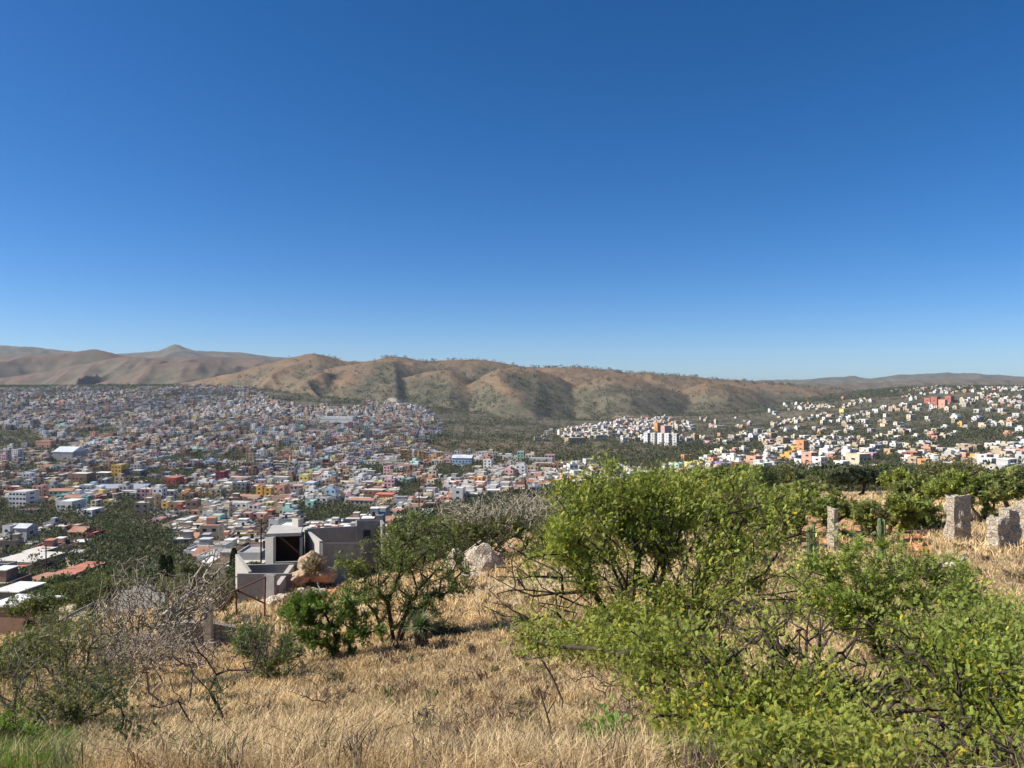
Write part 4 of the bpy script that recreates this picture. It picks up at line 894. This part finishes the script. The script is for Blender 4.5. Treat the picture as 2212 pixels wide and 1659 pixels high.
# ---- walls on the slope
def wall_obj(name, label, pts, t, mat, cat='wall', parent=None):
    """pts: list of (px, D, ytop, zbottom) ; a wall with its own thickness following the plan line"""
    mb = MB(); P = []
    for px, D, yt, zb in pts:
        D = md(D); P.append((Vector(((px-512)/F*D, D, 0)), (384-yt)/F*D, zb if zb is not None else h1((px-512)/F*D, D)-.6))
    v = []; n = len(P)
    for i, (p, zt, zb) in enumerate(P):
        a = P[max(i-1, 0)][0]; b_ = P[min(i+1, n-1)][0]; d = (b_-a).normalized(); nn = Vector((-d.y, d.x, 0))*t/2
        for q in (p-nn, p+nn): v += [(q.x, q.y, zb), (q.x, q.y, zt)]
    f = []
    for i in range(n-1):
        a, b_ = 4*i, 4*(i+1); f += [(a, b_, b_+1, a+1), (b_+2, a+2, a+3, b_+3), (a+1, b_+1, b_+3, a+3)]
    f += [(0,1,3,2), (4*n-4, 4*n-2, 4*n-1, 4*n-3)]
    v = np.array(v); c = v.mean(0); c[2] = v[:, 2].min(); mb.add(v-c, f)
    o = link(name, mb.mesh(name, mat), parent)
    if parent is None: o.location = c; tag(o, label, cat, kind='thing')
    else: o.location = Vector(c)-parent.location
    return o
wall_obj('boundary_wall', 'long tan garden wall running diagonally down to the right', [(57,285,552,None),(72,232,564,None),(84,186,578,None),(95,152,590.5,None)], .9, simple_mat('tan_wall', (.42,.34,.24), .15, .6, dirt=(.28,.22,.16)))
wall_obj('boundary_wall', 'grey concrete wall beside the brown fronted house', [(44.5,262,552,None),(57,268,552,None)], .3, M_CONC)
wall_obj('boundary_wall', 'pale capped stone wall curving below the houses', [(38,92,613,None),(60,84,607,None),(85,76,602,None),(112,70,598,None)], .7, M_PALE)
wall_obj('dry_stone_wall', 'low dry stone wall below the gate post', [(160,25,624,None),(185,25,621,None),(212,25.5,622,None),(236,26,627,None)], .5, M_BLOCK)
wall_obj('boundary_wall', 'broken grey block wall in front of the valley trees', [(118,88,591,None),(134,86,590,None),(134.2,86,586,None),(152,84,585,None),(152.2,84,592,None),(166,82,593,None)], .3, M_CONC)
# ---- unfinished house
uh = empty('unfinished_house', wp(300, 575, 58), 0, 'unfinished roofless concrete house with a dark open room', 'house')
def U(part, pts, t, mat): return wall_obj(part, None, pts, t, mat, parent=uh)
zb60 = -(578-384)*60/F
U('wall', [(304,64,528,zb60-2),(321,55.5,541,zb60-1)], .25, M_CONC_LIT)
U('wall', [(321.5,55.2,543,zb60-1),(362,64,543,zb60-1)], .22, M_CONC)
U('wall', [(306,66,528.5,zb60-2),(356,71,526,zb60-2)], .22, M_CONC)
U('wall', [(356.3,71.2,520,zb60-2),(381,73,520,zb60-2)], .22, M_CONC)
U('wall', [(381.2,72.7,520,-(560-384)*72/F),(383.5,69,524,-(560-384)*72/F)], .22, M_CONC)
U('wall', [(266.5,58.6,537,zb60-2),(274.5,57.6,537,zb60-2)], .3, M_CONC_LIT)
U('wall', [(268,59,537.5,zb60-2),(272,63,532,zb60-2)], .2, M_CONC)
U('wall', [(272.3,63,532,zb60-2),(303,63,532,zb60-2)], .2, simple_mat('shaded_brick', (.12,.07,.055), .2, 2))  # back wall of the open room; the room's shade is put into its colour
U('wall', [(301,59.5,537.5,zb60-2),(303.2,63,532,zb60-2)], .2, M_CONC)
mb = MB(); p = [wp(266,537,58), wp(301,537,59.5), wp(303,531.5,63), wp(272,531.5,63)]; zt = p[0].z; v = [(q.x-uh.location.x, q.y-uh.location.y, zt-uh.location.z+dz) for dz in (0, .25) for q in p]
mb.add(v, [(0,3,2,1),(4,5,6,7),(0,1,5,4),(1,2,6,5),(2,3,7,6),(3,0,4,7)]); link('roof_slab', mb.mesh('roof_slab', M_CONC_LIT), uh)
U('column', [(294.5,63,519,zt),(300.5,62.4,519,zt)], .45, M_CONC_LIT)
mb = MB(); c_ = wp(367.5,534,71.6)-uh.location; mb.box(c_.x-.28, c_.x+.28, c_.y-.16, c_.y+.1, c_.z-.35, c_.z+.35); link('window', mb.mesh('window', M_GLASS), uh)
U('wall', [(274.8,57.0,562,zb60-2),(304,57.4,561,zb60-2)], .2, M_CONC)
U('parapet', [(293,58,563,None),(277,46.5,585,None)], .35, M_CONC_LIT)
M_EARTH = simple_mat('dry_earth', (.40,.30,.20), .25, 2.5, .95, .8, dirt=(.46,.24,.12))
for q_, (px_, D_, sx2, sz2, py_, lab_) in enumerate([(311,54.5,.85,1.05,567,'tan rocky earth stump at the foot of the slanted pale wall'),(324,53,1.0,.6,575,'low mound of pale stones below the grey unfinished walls'),(299,52,.8,.5,578,'stony earth heap beside the roofless cistern')]):
    b_ = wp(px_, py_, D_); o = boulder('earth_mound', M_EARTH, (sx2, .9, sz2), 75+q_, sub=4, amp=.35); o.location = b_; tag(o, lab_, 'rock')
cis = empty('open_cistern', wp(262, 585, 50), 0, 'low roofless concrete box with one peaked pale side wall', 'tank')
def U2(pts, t, mat): return wall_obj('wall', None, pts, t, mat, parent=cis)
U2([(237,54.5,554,None),(244,52,563,None),(250,50,571.5,None)], .25, M_CONC_LIT)
U2([(237.5,49.6,573.5,None),(292,50.6,573.5,None)], .2, M_CONC)
U2([(240,55,565,None),(293,57,563.5,None)], .2, M_CONC)
U2([(265.5,46.2,574.5,None),(275.5,45.6,575,None)], .3, M_CONC)
# ---- gate with rusty frame and its post
def tube(mb, p0, p1, r, col=(.1,.05,.04)):
    wood(mb, np.array([p0, p1]), np.array([-1, 0]), r, r, col, 6)
g0 = gp(240, 27); gate = empty('iron_gate_frame', g0, 0, 'rusty iron gate frame of bars with a diagonal brace', 'gate')
def gv(px, py, D=27): return np.array(wp(px, py, D)-g0)
for nm, segs in (('post', [((265.3,577,27),(264.6,616,27))]), ('top_rail', [((265,577,27),(238,589.5,27)),((238,589.5,27),(212,600.5,26.5))]), ('brace', [((236,590,27),(264,603,27)),((237,590,27),(219,612,27))]), ('upright', [((236,590,27),(236.5,615,27))])):
    mb = MB()
    for a, b_ in segs: tube(mb, gv(*a), gv(*b_), .045)
    link(nm, mb.mesh(nm, M_RUST), gate)
b = gp(208.5, 25); o = rough_block('gate_post', M_POST, .34, .3, (384-599)/F*md(25)-b.z, .015, 3, 5); o.location = b; tag(o, 'thick weathered post at the low end of the iron gate', 'post')
# utility poles
for px, D, yt, lab in [(261,150,519,'dark utility pole rising behind the roofless cistern'),(146,330,485,'slim dark pole beside the wood on the valley floor'),(46,190,545,'thin pale pole beside the brown fronted house'),(419,210,478,'thin pole among houses below the orange apartments')]:
    b = gp(px, D); h = (384-yt)/F*D-b.z; root = empty('utility_pole', b, 0, lab, 'pole'); mb = MB(); cyl(mb, 0, 0, -.5, h, .2, 8, r2=.14); link('shaft', mb.mesh('shaft', M_RUST), root)
    mb = MB(); mb.box(-1.1, 1.1, -.08, .08, h-.9, h-.72); link('crossarm', mb.mesh('crossarm', M_RUST), root)

# ---- town and valley trees: one of each kind, then copies
def tree_proto(kind, seed):
    global rs
    rs = np.random.RandomState(seed); root = empty('broadleaf_tree' if kind != 'cypress' else 'cypress_tree', (0, -500, -500)); mb = MB(); wd = MB()
    if kind == 'cypress':
        n = 1800; z = rs.uniform(.6, 9, n); r = .95*np.sin(np.clip(z/9.3, 0, 1)*math.pi)**.6*rs.uniform(.5, 1, n); a = rs.uniform(0, 6.3, n); pos = np.stack([r*np.cos(a), r*np.sin(a), z], 1); d = np.stack([np.cos(a)*.4, np.sin(a)*.4, np.ones(n)], 1); sz = .38; col = (0.035,0.05,0.025)
        P = np.array([(0,0,-.5),(0,0,4),(0,0,8)]); wood(wd, P, np.array([-1,0,1]), .05, .16, (.10,.08,.06), 6)
    else:
        nb = rs.randint(9, 15); cc = rs.normal(size=(nb, 3)); cc /= np.linalg.norm(cc, axis=1, keepdims=True); cc *= rs.uniform(.3, 1, (nb, 1)); cc = cc*np.array((3.1, 3.1, 1.9))+np.array((0, 0, 4.3)); cc[:, 2] = np.maximum(cc[:, 2], 2.4)
        P, par, tips = grow((0, 0, -.6), cc, .1, .8, .3); wood(wd, P, par, .07, .38, (.09,.07,.055), 6)
        n = 3400; k = rs.randint(0, nb, n); rr = rs.uniform(.9, 1.7, nb)[k]; u = rand_dirs(n); pos = cc[k]+u*(rr*rs.uniform(.45, 1, n)**.5)[:, None]*np.array((1, 1, .75)); d = u+rand_dirs(n)*.6; sz = .40; col = [(0.13,0.155,0.06),(0.18,0.18,0.08),(0.10,0.13,0.055)][seed % 3]
    cols = np.array(col)*rs.uniform(.6, 1.4, (n, 1)); scatter(mb, LEAF[0], LEAF[1], pos, d, rs.uniform(-3, 3, n), sz*rs.uniform(.6, 1.3, n), cols)
    link('trunk', wd.mesh('trunk', M_WOOD, True), root); link('crown', mb.mesh('crown', M_LEAFD), root); return root
protos = [tree_proto('broad', s) for s in range(101, 107)]+[tree_proto('cypress', 111)]
rs = np.random.RandomState(77)
tx = rs.uniform(-1, 1, 30000)*.72; ty = np.exp(rs.uniform(math.log(110), math.log(1500), 30000)); tx = tx*ty
tz, tpx, tg, tw_ = H(tx, ty, True); tpy = 384-F*tz/ty; td = town_density(tpx, tpy)
inG = np.zeros(len(tx), bool)
for g in GREEN[:6]+[GREEN[9], GREEN[10], GREEN[11]]: inG |= inpoly(tpx, tpy, g)
pr = np.where(td > .8, np.where(((fbm(tx/55, ty/55, 91, 3) > .65) | (fbm(tx/75, ty/95, 93, 3) > .625)) & (ty > 420), .5, .05), .12)*(ty/400)**.8; pr = np.where(inG, 1.0*(ty/400)**.9, pr); pr = np.where((td < .8) & (tpx > 600) & (tpy > 400), .35*(ty/500), pr)
pr = np.where((tpx < 185) & (tpx > 92) & (tpy > 515), .8, pr); pr = np.where((tpx <= 92) & (tpy > 528), .16, pr); pr = np.where((tpx > 650) & (ty < 450), pr*.5, pr)
kp = (rs.rand(len(tx)) < pr) & (tpx > -10) & (tpx < 1034) & ((384-F*(tz+6)/ty) < horizon(tpx, ty-12)); tx, ty, tz, tpx, tpy = [a[kp] for a in (tx, ty, tz, tpx, tpy)]
hp = np.array([(h[0].location.x, h[0].location.y) for h in HOUSES]); used = []
TREES = []; far_pts = []
order = np.argsort(ty)
for i in order:
    sc = float(rs.uniform(.55, 1.25)) if ty[i] > 220 else float(rs.uniform(.45, .85)); R = 3.2*sc
    if len(hp) and np.min(np.abs(hp[:, 0]-tx[i])+np.abs(hp[:, 1]-ty[i])) < 6.5: continue
    if used and min((tx[i]-a)**2+(ty[i]-b_)**2 for a, b_ in used[-400:]) < (R*1.1)**2: continue
    used.append((tx[i], ty[i]))
    if len(TREES) < 285:
        k = 6 if (rs.rand() < .07 and tpx[i] < 450) else int(rs.randint(0, 6)); r = copy_tree(protos[k], (float(tx[i]), float(ty[i]), float(tz[i])), float(rs.uniform(0, 6.28)), sc, None, 'trees among the houses')
        TREES.append([r, float(tpx[i]), float(tpy[i])-2.5*sc*F/ty[i], float(ty[i]), k, sc])
    else: far_pts.append((tx[i], ty[i], tz[i], sc))
for p_ in protos:
    for ch in list(p_.children): bpy.data.objects.remove(ch)
    bpy.data.objects.remove(p_)
# farther trees and scrub: one mass
print('trees', len(TREES), 'far', len(far_pts), TREES[-1][3])
sx_ = rs.uniform(-.92, .92, 190000); sy_ = np.exp(rs.uniform(math.log(130), math.log(3300), 190000)); sx_ = sx_*sy_
sz_, spx, sg, sw_ = H(sx_, sy_, True); spy = 384-F*sz_/sy_; sd_ = town_density(spx, spy)
cl = fbm(sx_/90, sy_/90, 33, 3)
tcl = ((fbm(sx_/55, sy_/55, 91, 3) > .65) | (fbm(sx_/75, sy_/95, 93, 3) > .625)) & (sy_ > 420)
pp = np.where(sd_ > .8, np.where(tcl, 2.2, .30), .9)*np.clip((cl-.3)*3, .1, 1.2)*(sy_/1500)**1.1
pp = np.where(sw_ == 1, .8*np.clip(sg*1.6+.1, .15, 1), pp); pp = np.where(sw_ >= 2, .02, pp)
ridge = (sw_ == 1) & (np.abs(spy-np.interp(spx, *R1)) < 1.6) & (spx > 380)
pp = np.where(ridge, 1.4, pp)
hillp = inpoly(spx, spy, GREEN[6]) & (sy_ > 500); pp = np.where(hillp, .35*(sy_/1000), pp)
near_s = (spx < 640) & (spx > 260) & (spy > 470) & (sy_ < 520) & (sd_ < .5); pp = np.where(near_s, .35, pp)
kp = (rs.rand(len(sx_)) < pp) & ((384-F*(sz_+4)/sy_) < horizon(spx, sy_-10)+.3)
sx_, sy_, sz_, spx, sg, ridge = [a[kp] for a in (sx_, sy_, sz_, spx, sg, ridge)]
print('scrub', len(sx_))
mb = MB(); LQ = 22
allp = [(a, b_, c, rs.uniform(1.2, 3.4)*(.55 if b_ < 600 else 1.7 if b_ > 2050 else 1)*(1.2 if r_ else 1)) for a, b_, c, r_ in zip(sx_, sy_, sz_, ridge)]+[(a, b_, c+1.6, 3.0*s) for a, b_, c, s in far_pts]
AA = np.array(allp)
for sel, LQ, qs in ((AA[:, 1] < 750, 80, .52), (AA[:, 1] >= 750, 22, 1.0)):
  A = AA[sel]; n = len(A); cen = np.repeat(A[:, :3], LQ, 0); rad = np.repeat(A[:, 3], LQ); u = rand_dirs(n*LQ); pos = cen+u*(rad*rs.uniform(.3, 1, n*LQ)**.5)[:, None]*np.array((1, 1, .8)); pos[:, 2] += rad*.55
  bc = np.repeat(np.array([(0.080,0.092,0.046),(0.11,0.112,0.06),(0.06,0.075,0.038),(0.13,0.115,0.07)])[rs.randint(0, 4, n)], LQ, 0)*rs.uniform(.6, 1.4, (n*LQ, 1))
  scatter(mb, LEAF[0], LEAF[1], pos, u+rand_dirs(n*LQ)*.7, rs.uniform(-3, 3, n*LQ), qs*rad*rs.uniform(.5, .9, n*LQ), bc)
tag(link('scrub', mb.mesh('scrub', M_LEAFD)), 'dark scrub and small trees scattered over the far slopes and between the distant houses', None, None, 'stuff')

# ---- dry grass
def grass(n, dlo, dhi, name, label, colfn, hgt, power=0.9, umax=.75):
    u = rs.uniform(-umax, umax, n); r = rs.rand(n); D = (dlo**power+r*(dhi**power-dlo**power))**(1/power)
    x = u*D; z, px, _, _ = H(x, D, True); py = 384-F*z/D
    cl = fbm(x/.8, D/.8, 71, 3); cl2 = fbm(x/3.5, D/3.5, 75, 3); keep = rs.rand(n) < np.clip((cl-.25)*4, .2, 1)*np.clip((cl2-.2)*3.2, .4, 1)
    bare = inpoly(px, py, [(268,577),(335,580),(345,600),(300,606),(262,606)]) | inpoly(px, py, [(890,536),(925,534),(935,556),(890,556)]); bare |= inpoly(px, py, [(800,516),(915,516),(905,550),(800,550)]) | inpoly(px, py, [(475,536),(530,532),(530,556),(480,562)]); keep &= ~bare | (rs.rand(n) < .14)
    keep &= ~((px > 650) & (D < 5.8)) | (rs.rand(n) < .15)
    x, D, z, cl, cl2, px, py = [a[keep] for a in (x, D, z, cl, cl2, px, py)]; n = len(x)
    h = hgt*rs.uniform(.45, 1.25, n)*(.6+.8*cl2); wdt = np.maximum(.0024, D*.00055)*rs.uniform(.7, 1.4, n); a = rs.uniform(0, 6.28, n); lean = h*rs.uniform(.15, 1.15, n); la = rs.uniform(0, 6.28, n)
    wx, wy = np.cos(a)*wdt, np.sin(a)*wdt; lx_, ly_ = np.cos(la)*lean, np.sin(la)*lean
    b0 = np.stack([x, D, z-.02], 1); w_ = np.stack([wx, wy, 0*wx], 1); m1 = b0+np.stack([lx_*.3, ly_*.3, h*.6], 1); tp = b0+np.stack([lx_, ly_, h*.97], 1)
    V = np.stack([b0-w_, b0+w_, m1+w_*.8, m1-w_*.8, tp], 1).reshape(-1, 3); k = np.arange(n)*5
    cols = colfn(n, cl, cl2, px, py); mb = MB()
    mb.add(V, np.stack([k, k+1, k+2, k+3], 1), cols); mb.f.append(np.stack([k+3, k+2, k+4], 1)); mb.c.append(cols); mb.m.append(np.zeros(n, int))
    tag(link(name, mb.mesh(name, M_GRASS)), label, None, None, 'stuff')
def straw(n, cl, cl2, px, py):
    c = np.array((0.68,0.525,0.30))[None]*rs.uniform(.65, 1.25, (n, 1))*(.50+.95*cl2)[:, None]*(.7+.6*cl)[:, None]; q = rs.rand(n); br = (q < .12+.35*np.clip(cl2-.5, 0, 1)); c[br] = np.array((0.20,0.125,0.085))*rs.uniform(.6, 1.3, (br.sum(), 1))
    g = (q > .965); c[g] = np.array((0.16,0.17,0.06)); gl_ = (px < 75) & (py > 735) & (rs.rand(n) < .8); c[gl_] = np.array((0.13,0.22,0.03))*rs.uniform(.7, 1.3, (gl_.sum(), 1)); return c
grass(640000, 4.3, 36, 'dry_grass', 'dry straw grass covering the hillside in the foreground', straw, .27, .75, .88)
def weeds(n, ns):
    u = rs.uniform(-.72, .72, n); r_ = rs.rand(n); D = (4.6**.8+r_*(60**.8-4.6**.8))**(1/.8); x = u*D; z, px, _, _ = H(x, D, True)
    D_ = np.repeat(D, ns); kind = np.repeat(rs.randint(0, 4, n), ns); hh = np.repeat(rs.uniform(.16, .48, n), ns)*rs.uniform(.5, 1.1, n*ns); m = n*ns
    b0 = np.stack([np.repeat(x, ns)+rs.normal(size=m)*.06, D_+rs.normal(size=m)*.06, np.repeat(z, ns)], 1); la = rs.uniform(0, 6.28, m); sp = hh*rs.uniform(.2, 1.0, m); wd = np.maximum(.0022, D_*.00075)*rs.uniform(.7, 1.3, m)
    dx, dy = np.cos(la)*sp, np.sin(la)*sp; w_ = np.stack([wd, wd*0, wd*0], 1); w2 = np.stack([wd*0, wd*0, wd], 1)
    m1 = b0+np.stack([dx*.35, dy*.35, hh*.6], 1); m2 = m1+np.stack([rs.normal(size=m)*.25*hh, rs.normal(size=m)*.2*hh, hh*.28], 1); tp = b0+np.stack([dx, dy, hh*.8], 1)
    V = np.stack([b0-w_, b0+w_, m1+w_, m1-w_, m2, tp+w2, tp], 1).reshape(-1, 3); k = np.arange(m)*7
    pal = np.array([(.28,.19,.13),(.15,.11,.09),(.36,.27,.16),(.19,.19,.09)]); cols = pal[kind]*rs.uniform(.6, 1.4, (m, 1)); mb = MB()
    mb.add(V, np.stack([k, k+1, k+2, k+3], 1), cols)
    for q in (np.stack([k+3, k+2, k+4], 1), np.stack([k+2, k+5, k+6], 1)): mb.f.append(q); mb.c.append(cols); mb.m.append(np.zeros(m, int))
    tag(link('dry_undergrowth', mb.mesh('dry_undergrowth', M_WOOD)), 'brown and purplish dead weeds tangled through the straw grass', None, None, 'stuff')
weeds(1300, 22)
grass(240000, 34, 120, 'distant_grass', 'dry straw grass farther down the slope', straw, .45, .8, .85)

# ================================================================== labels that single each thing out
ORD = ['', 'second ', 'third ', 'fourth ', 'fifth ', 'sixth ', 'seventh ', 'eighth ', 'ninth ', 'tenth ', 'eleventh ', 'twelfth ', 'thirteenth ', 'fourteenth ', 'fifteenth ', 'sixteenth ', 'seventeenth ', 'eighteenth ', 'nineteenth ', 'twentieth ']
def relation(sx, sy, D, opts):
    best = sorted((((sx-l[0])**2+(2.2*(sy-l[1]))**2)**.5, l) for l in opts)[0]; l = best[1]
    dx, dy = sx-l[0], sy-l[1]
    rel = ('behind' if dy < 0 else 'before') if abs(dx) < 1.6*abs(dy) else 'beside'
    return rel+' '+l[3], best[0]
opts = [l for l in LANDM if l[3].startswith('the ')]
def assign(items):
    seen = {}
    for key, dist, obj, fmt in sorted(items, key=lambda t: t[1]):
        k = seen.get(key, 0); seen[key] = k+1; obj['label'] = fmt.replace('#', ORD[min(k, len(ORD)-1)])
items = []
for r, sx, sy, D, wall, st, feats, roof, short in HOUSES:
    if 'label' in r: r['group'] = 'houses of the hillside town' if r['category'] == 'house' else r.get('group', 'larger buildings of the town'); continue
    r['group'] = 'houses of the hillside town'
    rel, dist = relation(sx, sy, D, opts); ft = feats[-1] if feats else roof+' roof'
    s = f"{wall} {SW[min(st,5)]} house with {ft}, #nearest {rel}"; items.append((s, dist, r, s))
assign(items); items = []
for r, sx, sy, D, k, sc in TREES:
    rel, dist = relation(sx, sy, D, opts); kd = 'slim dark cypress' if k == 6 else (['round dark green tree', 'spreading olive green tree', 'dense deep green tree'][k % 3] if sc > .85 else ['small dark green tree', 'small olive green tree', 'small deep green tree'][k % 3])
    s = f"{kd}, #nearest {rel}"; items.append((s, dist, r, s)); r['category'] = 'tree'
assign(items)
